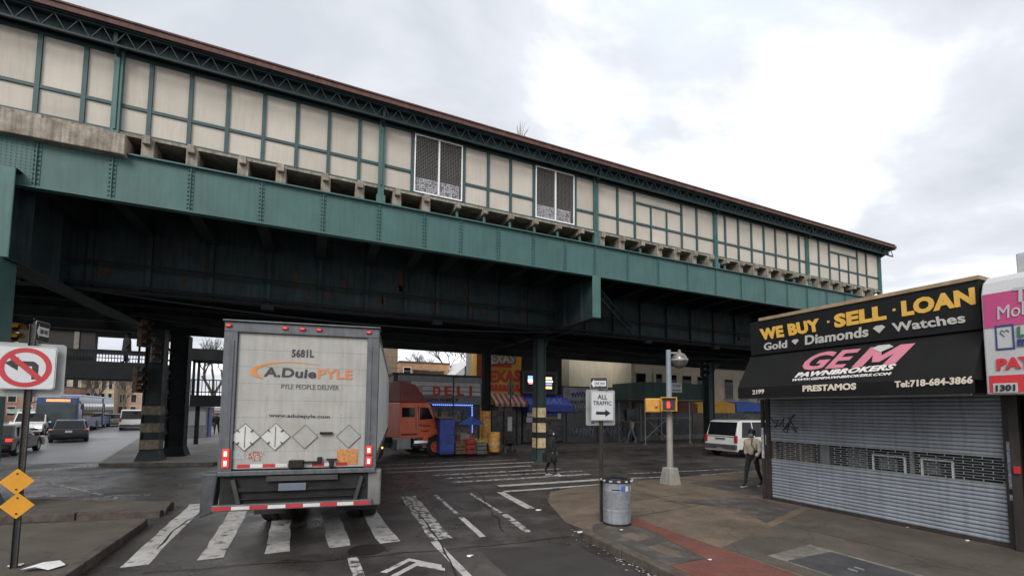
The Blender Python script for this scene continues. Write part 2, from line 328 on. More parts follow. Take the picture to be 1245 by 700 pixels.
sheet('concrete_flag', [(4.92,7.1),(5.2,7.52),(5.74,7.6),(5.98,6.85),(5.64,5.14),(4.92,5.14)], Z+.001, conc_dark, pave)
sheet('tan_flag', [(5.2,6.7),(5.55,6.75),(5.62,6.3),(5.27,6.25)], Z+.005, conc_tan, pave)
sheet('tan_flag', [(5.2,5.95),(5.5,6.0),(5.55,5.5),(5.2,5.45)], Z+.005, conc_tan, pave)
sheet('concrete_flag', [(6.7,4.85),(7.95,4.95),(8.0,1.0),(6.7,1.0)], Z+.004, M('hatch_border',(.16,.145,.12),rough=.9,var=.3,scale=3,grain=.25,col2=(.09,.08,.07)), pave)
hatch = thing('cellar_hatch', 'grey steel cellar hatch set flush in the pavement before the shutter', 'hatch', (7.3,3.6,Z+.004))
for s in (-1, 1):
    MB().cbox((s*.27,0,.006),(.53,1.9,.012)).build('hatch_door', M('hatch_steel',(.09,.09,.095),rough=.5,metal=.5,var=.25,scale=4,grain=.2,gscale=120), hatch, bevel=.003)
    MB().cbox((s*.08,.3,.018),(.03,.12,.012)).build('handle', galv, hatch)
# --- far pavement, median and islands
fpave = slab('far_sidewalk', [(5.35,22.05),(80,22.05),(80,90),(4.6,90),(4.6,22.9)], .14, conc_far)
lpave = slab('median_pavement', [(-7.7,22.75),(-3.7,21.6),(-3.1,22.2),(-3.0,95),(-23,95)], .14, M('median_concrete',(.17,.16,.15),rough=.7,var=.25,scale=.5,grain=.2,gscale=30,col2=(.1,.095,.09)))
isl1 = slab('traffic_island', [(-2.92,12.2),(-3.02,12.98),(-7,15.1),(-14,18.8),(-14,16.9),(-5.9,12.9)], .14, conc_grey)
isl2 = slab('traffic_island', [(-3.0,11.26),(-3.05,8.0),(-3.1,-5),(-12,-5),(-12,15.0),(-5.34,11.7)], .14, conc_grey)
for i in range(6):
    MB().box((-3.14,11.2-i*1.35-1.32,-.02),(-2.98,11.2-i*1.35,.15)).build('kerb_stone', kerbm, isl2, bevel=.015)
for q in ((-3.02,11.3,-5.36,11.74),(-5.4,11.76,-8.6,13.3)):
    MB().bar((q[0],q[1],.065),(q[2],q[3],.065),.14,.17).build('kerb_stone', kerbm, isl2, bevel=.015)
for i in range(5):
    a = Vector((-3.0,13.02,.065)); d = Vector((-4.0,2.12,0)).normalized(); MB().bar(a+d*(i*1.6), a+d*(i*1.6+1.57), .14, .17).build('kerb_stone', kerbm, isl1, bevel=.015)
    a = Vector((-2.98,12.16,.065)); d = Vector((-2.98,.7,0)).normalized() if i < 2 else Vector((-8.1,4,0)).normalized()
    if i >= 2: a = Vector((-5.95,12.86,.065))-d*3.2
    MB().bar(a+d*(i*1.6), a+d*(i*1.6+1.57), .14, .17).build('kerb_stone', kerbm, isl1, bevel=.015)
for i in range(14):
    MB().box((5.4+i*2.,21.98,-.01),(7.37+i*2.,22.14,.15)).build('kerb_stone', kerbm, fpave)
# --- painted markings
def stripe(x0, y0, x1, y1, w, mat=paint, name='crosswalk_stripe', z=.004, nx=None):
    d = Vector((x1-x0, y1-y0, 0)).normalized(); r = Vector((d.y, -d.x, 0))*w/2
    n = max(3, int((Vector((x1-x0,y1-y0,0)).length)/.35)); L = []; R_ = []
    for i in range(n+1):                                  # slightly ragged edges
        p = Vector((x0+(x1-x0)*i/n, y0+(y1-y0)*i/n, z)); L.append(p-r*(1+random.uniform(-.12,.12))); R_.append(p+r*(1+random.uniform(-.12,.12)))
    return MB().poly(L+R_[::-1]).build(name, mat, road)
for x in (-2.42,-1.42,-.48,.5,1.34): stripe(x, 8.4+.05*random.random()-.04*x*2, x-.12, 13.0-.16*x, .36)
stripe(2.26,8.15,2.47,12.4,.4,paint_worn); stripe(3.03,8.0,3.11,9.6,.12,paint); stripe(3.12,9.9,3.2,12.3,.1,paint_worn)
stripe(3.97,7.95,4.12,9.5,.16,paint_worn); stripe(4.1,9.6,4.2,12.2,.08,paint_worn); stripe(4.95,9.78,5.07,12.0,.22,paint)
stripe(2.1,8.1,2.3,-3,.13,paint,'lane_line'); stripe(.66,7.75,.74,4.5,.16,paint_worn,'lane_line')
for px in (((462,695),(497,678),(537,686),(537,689),(498,681.5),(470,696)), ((474,699.5),(506,683),(541,690),(541,693.5),(507,687),(483,700))):
    MB().poly([gp(x, y, .004) for x, y in px]).build('lane_chevron', paint, road)
for y, xa, xb, w, mt in ((12.05,5.2,10.6,.2,paint),(12.95,5.4,9.2,.3,paint),(14.15,4.3,9.6,.28,paint_worn),(15.0,4.3,9.9,.22,paint_worn),(15.85,4.0,9.4,.26,paint_worn),(17.1,2.6,8.6,.22,paint),(18.2,2.4,9.3,.2,paint),(19.4,2.4,9.0,.2,paint_worn)):
    stripe(xa, y, xb, y-.12, w, mt)
for xa, ya, xb, yb, w in ((9.3,12.9,12.0,12.4,.16),(11.0,13.6,16,13.1,.14),(13.5,12.3,19,12.2,.2),(-9,16.8,-4,15.2,.1),(-4.6,14.9,-9,20.6,.1),(-12,20.5,-6.5,19.8,.15)):
    stripe(xa, ya, xb, yb, w, paint_worn, 'road_line')
# asphalt repair patches and a manhole
pat = M('asphalt_patch', (.034,.0315,.029), rough=.6, var=.2, scale=2., grain=.3, gscale=110, bump=.4)
for i, pts in enumerate(([(2.6,3),(4.5,3),(4.4,6.9),(2.7,7.4)],[(-.6,13.6),(2.0,13.5),(2.1,15.4),(-.4,15.6)],[(5.2,19.2),(13,18.9),(13.2,20.6),(5.3,21)],[(-2.6,14.4),(-1.2,14.3),(-1.3,20.4),(-2.7,20.5)])):
    MB().poly([(x, y, .002) for x, y in pts]).build('asphalt_patch', pat, road)

sealm = M('crack_seal', (.014,.0135,.013), rough=.45, var=.3, scale=4.); rq = random.Random(12)
for k, (xa, ya, xb, yb) in enumerate(((-2.2,8.2,4.6,7.6),(1.75,3.5,1.9,13.5),(-.8,13.2,7.5,13.6),(3.5,8.2,4.5,13.2),(.2,15.8,9,16.4),(10,14.6,20,14.9),(-2.4,9.5,-1.9,20))):
    n = 26; L_ = []; R_ = []; off = 0.
    for q in range(n+1):
        off += rq.uniform(-.06,.06); t_ = q/n; d_ = Vector((xb-xa,yb-ya,0)).normalized(); nn = Vector((-d_.y,d_.x,0)); p_ = Vector((xa+(xb-xa)*t_, ya+(yb-ya)*t_, .0052))+nn*off; w_ = rq.uniform(.008,.022)
        L_.append(p_+nn*w_); R_.append(p_-nn*w_)
    MB().add(L_+R_, [(q, q+1, n+2+q, n+1+q) for q in range(n)]).build('crack_seal', sealm, road)
for k, (x_, y_, r_) in enumerate(((3.6,10.6,.5),(.9,14.5,.6),(6.8,20.3,.7),(2.9,16,.5),(13,14,.8),(-1.2,7.3,.35))):
    MB().poly([(x_+r_*.55*math.cos(q*PI/9)*rq.uniform(.75,1.1), y_+r_*1.3*math.sin(q*PI/9)*rq.uniform(.75,1.1), .003) for q in range(18)]).build('oil_stain', M('oil_stain', (.036,.033,.031), rough=.35, var=.4, scale=5., grain=.3, gscale=110), road)
q = gp(446,668,0); MB().lathe([(.3,.004),(.31,.006),(.25,.007),(.24,.005),(.02,.006)], (q.x,q.y,0), 24).build('manhole_cover', M('cast_iron',(.03,.025,.022),rough=.5,metal=.5,var=.4,scale=20.), road)
# ================================================================== VIADUCT (elevated railway)
via = thing('elevated_viaduct', 'dark green riveted steel railway viaduct on columns spanning the street', 'viaduct', (9.75,18.4,0))
YG = 13.6; X0, X1 = -34., 62.
def vb(name, mat, mb, parent=via, **k): return mb.build(name, mat, parent, world=True, **k)
XS = [-6.1,-4.73,-3.14,-1.52,.05,1.62,3.02,4.23,5.58,6.92,8.24,9.55,11.11,12.67,14.29,15.95,17.56,19.18,20.79,22.31]
allx = [-6.1-1.5*i for i in range(16,0,-1)]+XS+[22.31+1.6*i for i in range(1,23)]
g1 = vb('girder', green, MB().box((X0,YG,7.5),(X1,YG+.02,8.66)))
vb('flange', green, MB().box((X0,YG-.1,8.66),(X1,YG+.15,8.7)).box((X0,YG-.06,7.46),(X1,YG+.15,7.5)), g1)
st = vb('stiffener', green, MB().box((-.07+9.75,YG-.014,7.5),(.07+9.75,YG-.001,8.66)).box((-.01+9.75,YG-.05,7.5),(.01+9.75,YG-.013,8.66)), g1)
st.location.x = XS[0]-9.75
for x in allx:
    if abs(x-XS[0]) > .01: inst(st, g1, (x-9.75,0,0))
rv = MB()
for x in allx:
    if x < -8 or x > 24: continue
    for k in range(10):
        for s in (-.042, .042):
            c = (x+s, YG-.024, 7.58+k*.11); rv.add([(c[0]-.024,c[1]+.01,c[2]-.024),(c[0]+.024,c[1]+.01,c[2]-.024),(c[0]+.024,c[1]+.01,c[2]+.024),(c[0]-.024,c[1]+.01,c[2]+.024),(c[0],c[1]-.022,c[2])], [(0,1,4),(1,2,4),(2,3,4),(3,0,4)])
for i in range(200):                                        # rivet plate at the left bent
    c = (-7.3+(i%14)*.085, YG-.03, 7.58+(i//14)*.078); rv.add([(c[0]-.013,c[1]+.01,c[2]-.013),(c[0]+.013,c[1]+.01,c[2]-.013),(c[0]+.013,c[1]+.01,c[2]+.013),(c[0]-.013,c[1]+.01,c[2]+.013),(c[0],c[1]-.006,c[2])], [(0,1,4),(1,2,4),(2,3,4),(3,0,4)])
vb('rivets', green, rv, g1, kind='stuff')
vb('splice_plate', green, MB().box((-7.4,YG-.022,7.52),(-6.15,YG-.001,8.64)), g1)
# deck and inner girders
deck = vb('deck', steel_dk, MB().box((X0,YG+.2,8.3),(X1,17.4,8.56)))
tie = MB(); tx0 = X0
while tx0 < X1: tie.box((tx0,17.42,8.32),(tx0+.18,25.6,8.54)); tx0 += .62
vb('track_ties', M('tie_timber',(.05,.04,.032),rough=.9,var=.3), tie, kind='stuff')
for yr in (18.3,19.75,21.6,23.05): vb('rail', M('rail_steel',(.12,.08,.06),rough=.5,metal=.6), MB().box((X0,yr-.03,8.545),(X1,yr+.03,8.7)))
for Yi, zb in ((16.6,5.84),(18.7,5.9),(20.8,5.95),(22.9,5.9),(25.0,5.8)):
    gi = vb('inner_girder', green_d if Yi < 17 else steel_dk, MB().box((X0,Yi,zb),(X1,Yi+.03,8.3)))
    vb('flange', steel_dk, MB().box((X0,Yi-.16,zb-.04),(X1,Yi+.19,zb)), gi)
    if Yi < 17:
        s2 = None
        for x in allx:
            if not (-9 < x < 28): continue
            if s2 is None: s2 = vb('stiffener', green_d, MB().box((9.75-.06,Yi-.12,zb),(9.75+.06,Yi-.001,8.29)), gi); s2.location.x = x-9.75
            else: inst(s2, gi, (x-9.75,0,0))
fb = None
for i, x in enumerate(allx):                                # floor beams carrying the platform
    if not (-9 < x < 40): continue
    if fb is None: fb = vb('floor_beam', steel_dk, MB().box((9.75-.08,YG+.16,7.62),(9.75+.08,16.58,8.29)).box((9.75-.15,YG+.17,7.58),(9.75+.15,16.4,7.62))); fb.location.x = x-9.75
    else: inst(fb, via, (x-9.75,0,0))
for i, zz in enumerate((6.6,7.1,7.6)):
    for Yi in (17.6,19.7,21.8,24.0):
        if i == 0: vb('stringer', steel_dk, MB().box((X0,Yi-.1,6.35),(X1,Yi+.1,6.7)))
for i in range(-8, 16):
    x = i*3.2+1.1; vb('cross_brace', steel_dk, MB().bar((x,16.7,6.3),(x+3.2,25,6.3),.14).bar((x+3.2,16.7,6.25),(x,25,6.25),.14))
# cross girders at the bents
def cross(xc, ya, yb, zb, zt, w=.37, mat=green_d):
    o = vb('cross_girder', mat, MB().box((xc-.03,ya,zb),(xc+.03,yb,zt)))
    vb('flange', mat, MB().box((xc-w/2,ya,zb-.04),(xc+w/2,yb,zb)).box((xc-w/2,ya,zt),(xc+w/2,yb,zt+.04)), o)
    vb('end_plate', green_b, MB().box((xc-w/2,ya-.035,zb-.02),(xc+w/2,ya-.002,zt+.03)), o, bevel=.03)
    for k in range(int((yb-ya)/1.3)):
        y = ya+.8+k*1.3; vb('stiffener', mat, MB().box((xc-w/2+.02,y,zb),(xc+w/2-.02,y+.03,zt)), o)
    return o
cross(9.58,YG-.05,25.3,5.9,7.43); cross(-6.62,YG-.25,25.3,5.72,7.74,.62); cross(25.9,YG+.3,25.3,5.9,7.43)
# columns
band_o = M('column_band', (.55,.43,.26), rough=.7, var=.25, scale=6., grain=.15, col2=(.2,.13,.06), thr=.6)
orange_col = M('column_orange', (.7,.36,.08), rough=.7, var=.3, scale=6., grain=.15, col2=(.2,.09,.02), thr=.58)
stk = M('sticker_white', (.6,.58,.52), var=.2)
def column(x, y, w, z1, mat, bands=None, braces=('x','y'), base=True, label=None):
    t = w/2
    o = vb('column', mat, MB().box((x-t,y-t,.0),(x-t+.05,y+t,z1)).box((x+t-.05,y-t,.0),(x+t,y+t,z1)).box((x-t+.05,y-.03,0),(x+t-.05,y+.03,z1)), label=label)
    vb('lacing', mat, MB().box((x-t*.8,y-t*.82,.0),(x+t*.8,y-t*.78,z1)).box((x-t*.8,y+t*.78,.0),(x+t*.8,y+t*.82,z1)), o)
    if base: vb('base', mat, MB().add([(x-t*1.5,y-t*1.5,0),(x+t*1.5,y-t*1.5,0),(x+t*1.5,y+t*1.5,0),(x-t*1.5,y+t*1.5,0),(x-t*1.02,y-t*1.02,.55),(x+t*1.02,y-t*1.02,.55),(x+t*1.02,y+t*1.02,.55),(x-t*1.02,y+t*1.02,.55)], [(0,1,5,4),(1,2,6,5),(2,3,7,6),(3,0,4,7),(4,5,6,7)]), o)
    for zb, zt, bm_ in (bands or []):
        vb('painted_band', bm_, MB().box((x-t-.006,y-t-.006,zb),(x+t+.006,y+t+.006,zt)), o)
    rvm = MB()
    for k in range(int(z1/.16)):
        for s in (-1, 1):
            c = (x+s*(t-.09), y-t*.82-.01, .6+k*.16)
            if c[2] < z1-.1: rvm.add([(c[0]-.018,c[1]+.01,c[2]-.018),(c[0]+.018,c[1]+.01,c[2]-.018),(c[0]+.018,c[1]+.01,c[2]+.018),(c[0]-.018,c[1]+.01,c[2]+.018),(c[0],c[1]-.01,c[2])], [(0,1,4),(1,2,4),(2,3,4),(3,0,4)])
    vb('rivets', mat, rvm, o, kind='stuff')
    R_ = 1.5 if 'x' in braces else .55
    if 'x' in braces or 'l' in braces:
        for s in ((-1, 1) if 'x' in braces else (-1,)):
            P = [(0,0)]+[(R_-R_*math.cos(a), -R_+R_*math.sin(a)) for a in [PI/2*k/8 for k in range(8, -1, -1)]]
            vb('knee_brace', mat, MB().prism(P, (x+s*t,y-.06,z1), (s,0,0), (0,0,1), (0,.12,0)), o)
    return o
greencol = M('column_green', (.03,.052,.052), rough=.55, var=.25, scale=2., grain=.1, streak=.3, col2=(.03,.03,.025), thr=.62, spec=.3)
C2 = column(9.75,18.44,.46,5.9,greencol,[(2.05,2.5,band_o),(1.35,1.78,band_o),(.62,1.08,band_o)],braces=())
vb('black_band', black_p, MB().box((9.75-.234,18.44-.234,1.79),(9.75+.234,18.44+.234,2.04)).box((9.75-.234,18.44-.234,1.09),(9.75+.234,18.44+.234,1.34)), C2)
vb('cable_conduit', galv, MB().tube([(9.46,18.12,.1),(9.46,18.12,5.8)],.03,8), C2) if False else vb('cable_conduit', steel_dk, MB().tube([(9.46,18.12,.1),(9.46,18.12,5.8)],.03,8), C2)
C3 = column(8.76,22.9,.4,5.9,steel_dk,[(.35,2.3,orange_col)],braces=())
band_dk = M('column_band_shaded', (.2,.165,.12), rough=.8, var=.3, scale=6., grain=.15, col2=(.09,.07,.05), thr=.55)  # weathered band colour, darkened further to carry the shade on this column
C1 = column(-6.22,23.35,.64,5.72,M('column_shaded',(.018,.026,.028),rough=.6,var=.3,scale=2.,streak=.3,spec=.25),[(2.05,2.42,band_dk),(1.32,1.7,band_dk),(.62,1.0,band_dk)],braces=('l',))  # left column: its shade is put into the darker steel colour
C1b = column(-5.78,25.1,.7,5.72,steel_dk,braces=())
C4 = column(25.9,22.9,.55,5.9,greencol,braces=('x',))
CL = column(-6.72,13.55,.62,5.7,green,braces=())
for s, xk in ((1,9.98),): vb('knee_bracket', greencol, MB().prism([(0,0),(s*.6,0),(s*.3,-.15),(s*.1,-.5),(0,-.6)], (xk,18.4,5.88), (1,0,0), (0,0,1), (0,.08,0)), C2)
# lattice brace between the column bracket and the girder
lb = MB(); A = Vector((9.9,14.0,7.1)); B = Vector((13.6,16.4,6.2))
for off in (Vector((0,0,.17)), Vector((0,0,-.17))): lb.bar(A+off, B+off, .07)
for k in range(14):
    p = A+(B-A)*(k/14); q = A+(B-A)*((k+1)/14); s = 1 if k%2 else -1; lb.bar(p+Vector((0,0,.17*s)), q-Vector((0,0,.17*s)), .03)
vb('lattice_brace', green_d, lb)
lb = MB()
for k in range(10):
    z = 1.2+k*.44; s = 1 if k%2 else -1
    lb.bar((-6.0-.2*s,23.75,z),(-6.0+.25*s,24.8,z+.44),.06)
vb('lacing_bars', steel_dk, lb)

# conduits, drooping cables and lamps under the deck
for yy, zz_, rr in ((16.35,5.95,.05),(16.25,6.6,.035),(18.5,5.82,.045),(20.6,5.86,.06)): vb('conduit', steel_dk, MB().tube([(X0,yy,zz_),(X1,yy,zz_)],rr,6))
cabm = M('cable_black',(.01,.01,.011),rough=.8)
for k, (xa, ya, xb, yb, zc_, sg) in enumerate(((-6.3,16.2,9.4,16.3,5.75,.35),(9.8,17.9,25.5,18.2,5.8,.5),(-6.2,20,9.0,21,5.7,.4),(-6.4,13.9,-6.1,22.8,5.6,.25),(9.6,14.2,9.6,18.0,5.75,.12))):
    vb('cable', cabm, MB().tube([(xa+(xb-xa)*t/16, ya+(yb-ya)*t/16, zc_-sg*4*(t/16)*(1-t/16)) for t in range(17)], .022, 5))
for x_ in (-1.5,4.2,14.5,19.0):
    l_ = vb('deck_lamp', steel_dk, MB().box((x_-.18,16.2,5.62),(x_+.18,16.45,5.76)).box((x_-.03,16.28,5.76),(x_+.03,16.36,5.84)))
sp_m = M('rust_patch',(.04,.023,.015),rough=.9,var=.4,scale=5.)
rq = random.Random(4)
for k in range(46):
    x_ = rq.uniform(-6,26); z_ = rq.choice((5.9,6.2,6.6,7.0)); w_ = rq.uniform(.05,.16); h_ = rq.uniform(.15,.5)
    vb('rust_stain', sp_m, MB().poly([(x_+w_*math.cos(q*PI/4)*rq.uniform(.6,1), 16.596, z_+.2+h_*math.sin(q*PI/4)*rq.uniform(.6,1)) for q in range(8)]))
# ================================================================== STATION PLATFORM HOUSE on the viaduct
sta = thing('station_platform', 'beige panelled platform windscreen with green frame and red brown roof', 'station', (9.63,15.5,8.7))
def sb(name, mat, mb, parent=sta, **k): return mb.build(name, mat, parent, world=True, **k)
XE = 28.98; XL = -30.; YW = 13.7
slabo = sb('platform_slab', concrete, MB().box((XL,YW-.1,9.175),(XE+.15,18.4,9.245)))
bx_ = sb('edge_beam', concrete, MB().box((XL,YW-.32,8.58),(-4.46,YW+.3,9.09)), bevel=.02)
sb('edge_beam', concrete, MB().box((XL,YW-.29,8.62),(-6.0,YW-.02,9.17)), bevel=.02)
bk = [-4.07,-3.14,-1.99,-1.07,.09,1.04,2.14,3.06]; kk = 4.1
while kk < 28.6: bk.append(kk); kk += .96
b1 = b2 = None
for i, x in enumerate(bk):
    pier = i < 8 or (x > 9.4 and (i*7)%5 != 2)
    if pier:
        if b1 is None: b1 = sb('bracket_pier', concrete, MB().box((9.63-.13,YW-.14,8.7),(9.63+.13,YW+.9,9.172)).box((9.63-.08,YW-.27,9.0),(9.63+.08,YW-.142,9.22)), bevel=.012); b1.location.x = x-9.63
        else: inst(b1, sta, (x-9.63,0,0))
    else:
        if b2 is None: b2 = sb('bracket_stub', [concrete, green_b], MB().box((9.63-.08,YW-.27,8.98),(9.63+.08,YW+.5,9.172)).mat(1).box((9.63-.04,YW-.1,8.7),(9.63+.04,YW-.02,8.94)), bevel=.01); b2.location.x = x-9.63
        else: inst(b2, sta, (x-9.63,0,0))
sb('slab_beam', concrete, MB().box((-4.4,YW+1.0,8.7),(XE,YW+1.25,9.17)))
posts = [-17.6,-11.17,-4.75,1.65,9.63,16.03,22.49,28.95]
zb_, zm_, zt_ = 9.28, 9.97, 11.3
for x in posts:
    sb('post', green_b, MB().box((x-.09,YW-.13,8.95 if x > -4 else 9.1),(x+.09,YW+.05,11.75)).box((x-.03,YW-.16,9.26),(x+.03,YW-.131,11.5)), bevel=.008)
    if x > -4: sb('post_foot', green_b, MB().box((x-.13,YW-.17,8.7),(x+.13,YW-.02,8.95)))
mull = []
def mul(x, z0=zb_, z1=zt_, w=.09): sb('mullion', mullm, MB().box((x-w/2,YW-.06,z0),(x+w/2,YW+.04,z1)))
def rail(xa, xb, z, h=.08): sb('rail', mullm, MB().box((xa,YW-.048,z-h/2),(xb,YW+.035,z+h/2)))
pcount = 0
def panel(xa, xb, za, zb):
    global pcount
    pcount += 1
    sb('screen_panel', panelm if pcount%3 else panelm2, MB().box((xa,YW-.012+.004*((pcount*7)%3),za),(xb,YW+.03,zb)))
def bay(xs, special=None):
    for x in xs[1:-1]: mul(x)
    rail(xs[0], xs[-1], zt_, .09); rail(xs[0], xs[-1], zb_, .08)
    for a, c in zip(xs, xs[1:]):
        if special and abs(a-special[0]) < .02:
            n = 3; w = (c-a)/n; rail(a, c, zm_); rail(a, c, 10.82)
            panel(a+.03, c-.03, 10.85, zt_-.04)
            for k in range(n):
                panel(a+k*w+.03, a+k*w+w-.03, zm_+.03, 10.79); panel(a+k*w+.03, a+k*w+w-.03, zb_+.03, zm_-.03)
                if k: mul(a+k*w, zb_, 10.82, .06)
        elif (round(a,2), round(c,2)) in MESHW: meshwin(a, c)
        else:
            rail(a, c, zm_); panel(a+.03, c-.03, zm_+.03, zt_-.04); panel(a+.03, c-.03, zb_+.03, zm_-.03)
MESHW = {(2.6,4.33),(6.97,8.73)}
scr = M('ad_print', (.95,.95,.97), var=.2, scale=9., grain=.2, col2=(.1,.12,.3), thr=.54, soft=.04)
wire = M('mesh_wire', (.17,.16,.15), rough=.55, metal=.2, var=.1)
stain_dark = M('platform_interior', (.03,.028,.026), rough=.8, var=.35, scale=2.)
def meshwin(a, c):
    f = sb('mesh_window', white_p, MB().box((a+.06,YW-.075,zb_+.04),(a+.1,YW-.02,zt_-.05)).box((c-.1,YW-.075,zb_+.04),(c-.06,YW-.02,zt_-.05)).box((a+.1,YW-.07,zb_+.04),(c-.1,YW-.02,zb_+.08)).box((a+.1,YW-.07,zt_-.09),(c-.1,YW-.02,zt_-.05)))
    xm = (a+c)/2; sb('centre_mullion', white_p, MB().box((xm-.025,YW-.09,zb_+.08),(xm+.025,YW-.02,zt_-.09)), f)
    w = MB(); n = 26
    for k in range(1, n): x = a+.1+(c-a-.2)*k/n; w.bar((x,YW-.04,zb_+.08),(x,YW-.04,zt_-.09),.009)
    for k in range(1, 40): z = zb_+.08+(zt_-zb_-.17)*k/40; w.bar((a+.1,YW-.046,z),(c-.1,YW-.046,z),.011)
    sb('wire_mesh', wire, w, f, kind='stuff')
    sb('poster', scr, MB().box((a+.12,YW+.1,zb_+.05),(c-.12,YW+.13,zb_+.62)), f)
bay([-11.17,-9.6,-8.75,-7.9,-7.05,-6.24,-5.4,-4.75])
bay([-17.6,-16,-15.1,-14.2,-13.3,-12.4,-11.17])
bay([-4.75,-4.11,-3.26,-2.42,-1.56,-.72,.13,.99,1.65]); bay([1.65,2.6,4.33,5.2,6.05,6.97,8.73,9.63])
bay([9.63,10.69,11.55,14.07,14.95,16.03],(11.55,)); bay([16.03,16.7,17.55,18.43,19.29,20.13,21.03,21.91,22.49]); bay([22.49,23.49,24.39,26.89,27.75,28.95],(24.39,))
# roof: sloping slab, red-brown edge, lattice truss below the eave
YE = 13.16; pr = [(YE,11.66),(YE,11.76),(16.1,12.6),(19.0,11.76),(19.0,11.66),(16.1,12.48)]
roof = sb('roof', M('roof_sheet',(.05,.052,.05),rough=.7,var=.2), MB().prism(pr, (XL,0,0), (0,1,0), (0,0,1), (29.7-XL,0,0)))
ed = None
for i in range(42):
    xa = XL-.12+i*1.4918
    if xa < 28.3:
        if ed is None: ed = sb('edge_tile', rooftile, MB().box((0+9.63,YE-.04,11.65),(1.489+9.63,YE-.004,11.785)).box((9.63,YE-.07,11.787),(9.63+1.489,YE+.2,11.83)), roof); ed.location.x = xa-9.63
        else: inst(ed, roof, (xa-9.63,0,0), (0,0,0), (1,1,1))
ed2 = sb('edge_tile', rooftile, MB().prism([(YE-.03,11.65),(YE-.03,11.8),(16.1,12.65),(19.0,11.8),(19.0,11.65),(16.1,12.46)], (29.71,0,0), (0,1,0), (0,0,1), (.05,0,0)), roof)
sb('soffit_board', green_d, MB().box((XL,YE+.02,11.62),(29.8,YW+.1,11.65)), roof)
lt = MB(); z0, z1 = 11.22, 11.6; ly = YE+.1
lt.box((XL,ly-.03,z0-.03),(29.6,ly+.03,z0+.02)).box((XL,ly-.03,z1-.02),(29.6,ly+.03,z1+.02))
x = -14.
while x < 29.3: lt.bar((x,ly,z0),(x+.22,ly,z1),.028,.02); lt.bar((x+.22,ly-.02,z1),(x+.44,ly-.02,z0),.028,.02); x += .44
sb('lattice_truss', trussm, lt); sb('truss_backing', green_d, MB().box((XL,ly+.16,11.3),(29.5,ly+.18,11.61)))
for x in posts: sb('eave_bracket', trussm, MB().prism([(YW-.1,11.1),(YW-.1,11.6),(YE+.14,11.6),(YE+.14,11.22)], (x-.04,0,0), (0,1,0), (0,0,1), (.08,0,0)))
sb('top_fascia', green_d, MB().box((XL,YW-.02,11.35),(XE,YW+.02,11.62)))
sb('back_wall', stain_dark, MB().box((XL,17.6,9.24),(XE,17.7,11.9)))
sb('end_wall', panelm2, MB().box((XE-.08,YW+.06,9.26),(XE-.02,17.6,11.9)))
wd = thing('dry_weed', 'dry grass weed growing on the edge of the station roof', 'weed', tuple(yp(632,167,13.3)))
wm = MB()
for k in range(14):
    a = random.uniform(0, 6.28); l = random.uniform(.25,.6); dx = random.uniform(-.25,.35)
    wm.tube([(dx*.3,0,-.1),(dx*.5+.08*math.cos(a),.05*math.sin(a),l*.5),(dx*.8+.12*math.cos(a),.1*math.sin(a),l)],[.008,.006,.003],4)
wm.build('stems', M('dry_stem',(.16,.13,.1),rough=.9), wd)
# ================================================================== CORNER SHOP (right)
def onplane(px, py, o, n):
    d = ray(px, py); c = Vector((0,0,CAM_H)); n = Vector(n); t = (Vector(o)-c).dot(n)/d.dot(n); return c+d*t
signblk = M('sign_black', (.007,.0075,.0085), rough=.6, var=.25, scale=4., grain=.1, spec=.25)
awnblk = M('awning_black', (.006,.0063,.007), rough=.8, var=.3, scale=2.5, grain=.15, gscale=200, spec=.25, bump=.5, bscale=2.2)
tanm = M('cap_tan', (.28,.2,.12), rough=.8, var=.3, scale=6.)
yel = M('letter_yellow', (.62,.36,.06), rough=.5, var=.08)
silv = M('letter_silver', (.42,.41,.38), rough=.5, var=.08)
cream_l = M('letter_cream', (.62,.56,.46), rough=.5, var=.08)
pinkm = M('letter_pink', (.46,.15,.2), rough=.5, var=.1)
slatm = M('shutter_slat', (.225,.248,.28), rough=.48, metal=.05, var=.14, scale=1.2, grain=.05, streak=.22, rvar=.1, orand=.07)
brownm = M('brown_frame', (.03,.024,.021), rough=.6, var=.3, scale=5., streak=.3)
wallm = M('shop_wall', (.2,.17,.14), rough=.85, var=.2, scale=1.5, streak=.3)
tarroof = M('tar_roof', (.06,.06,.06), rough=.9)
FX = 11.0
shop = thing('corner_shop', 'one storey pawn shop with black awning and lowered grey roller shutter', 'shop', (13.5,5.65,.13))
def hb(name, mat, mb, parent=shop, **k): return mb.build(name, mat, parent, world=True, **k)
hb('wall', wallm, MB().box((11.35,7.9,.13),(21,8.05,4.7)).box((20.85,3.2,.13),(21,7.9,4.7)).box((11.3,3.15,2.9),(11.5,7.9,4.7)).box((11.5,3.0,.13),(21,3.15,4.7)))
hb('roof', tarroof, MB().box((11.35,3.2,4.6),(20.8,7.88,4.68)))
hb('floor', conc_dark, MB().box((11.2,3.2,.135),(20.8,7.88,.15)))
SX = 10.4
sgn = hb('sign_board', signblk, MB().box((SX,3.46,3.88),(11.3,7.82,4.74)), bevel=.01)
hb('cap', tanm, MB().box((SX-.03,3.44,4.742),(11.3,7.56,4.82)), sgn, bevel=.008)
sp = ((SX-.003,0,0),(1,0,0))
def sl_(body, mat, bl, br, tl, pl=sp, par=sgn, bold=.025, shear=0., depth=.012):
    return lettering(body, mat, par, onplane(*bl,*pl), onplane(*br,*pl), onplane(*tl,*pl), depth, bold, True, 'lettering', shear)
sl_('WE BUY', yel, (925.5,413.8), (998.5,402.2), (923.5,400.2), bold=.055)
sl_('SELL', yel, (1015,398.8), (1078,388.2), (1014,382.3), bold=.055)
sl_('LOAN', yel, (1097,385), (1186.7,369.9), (1095.6,366), bold=.055)
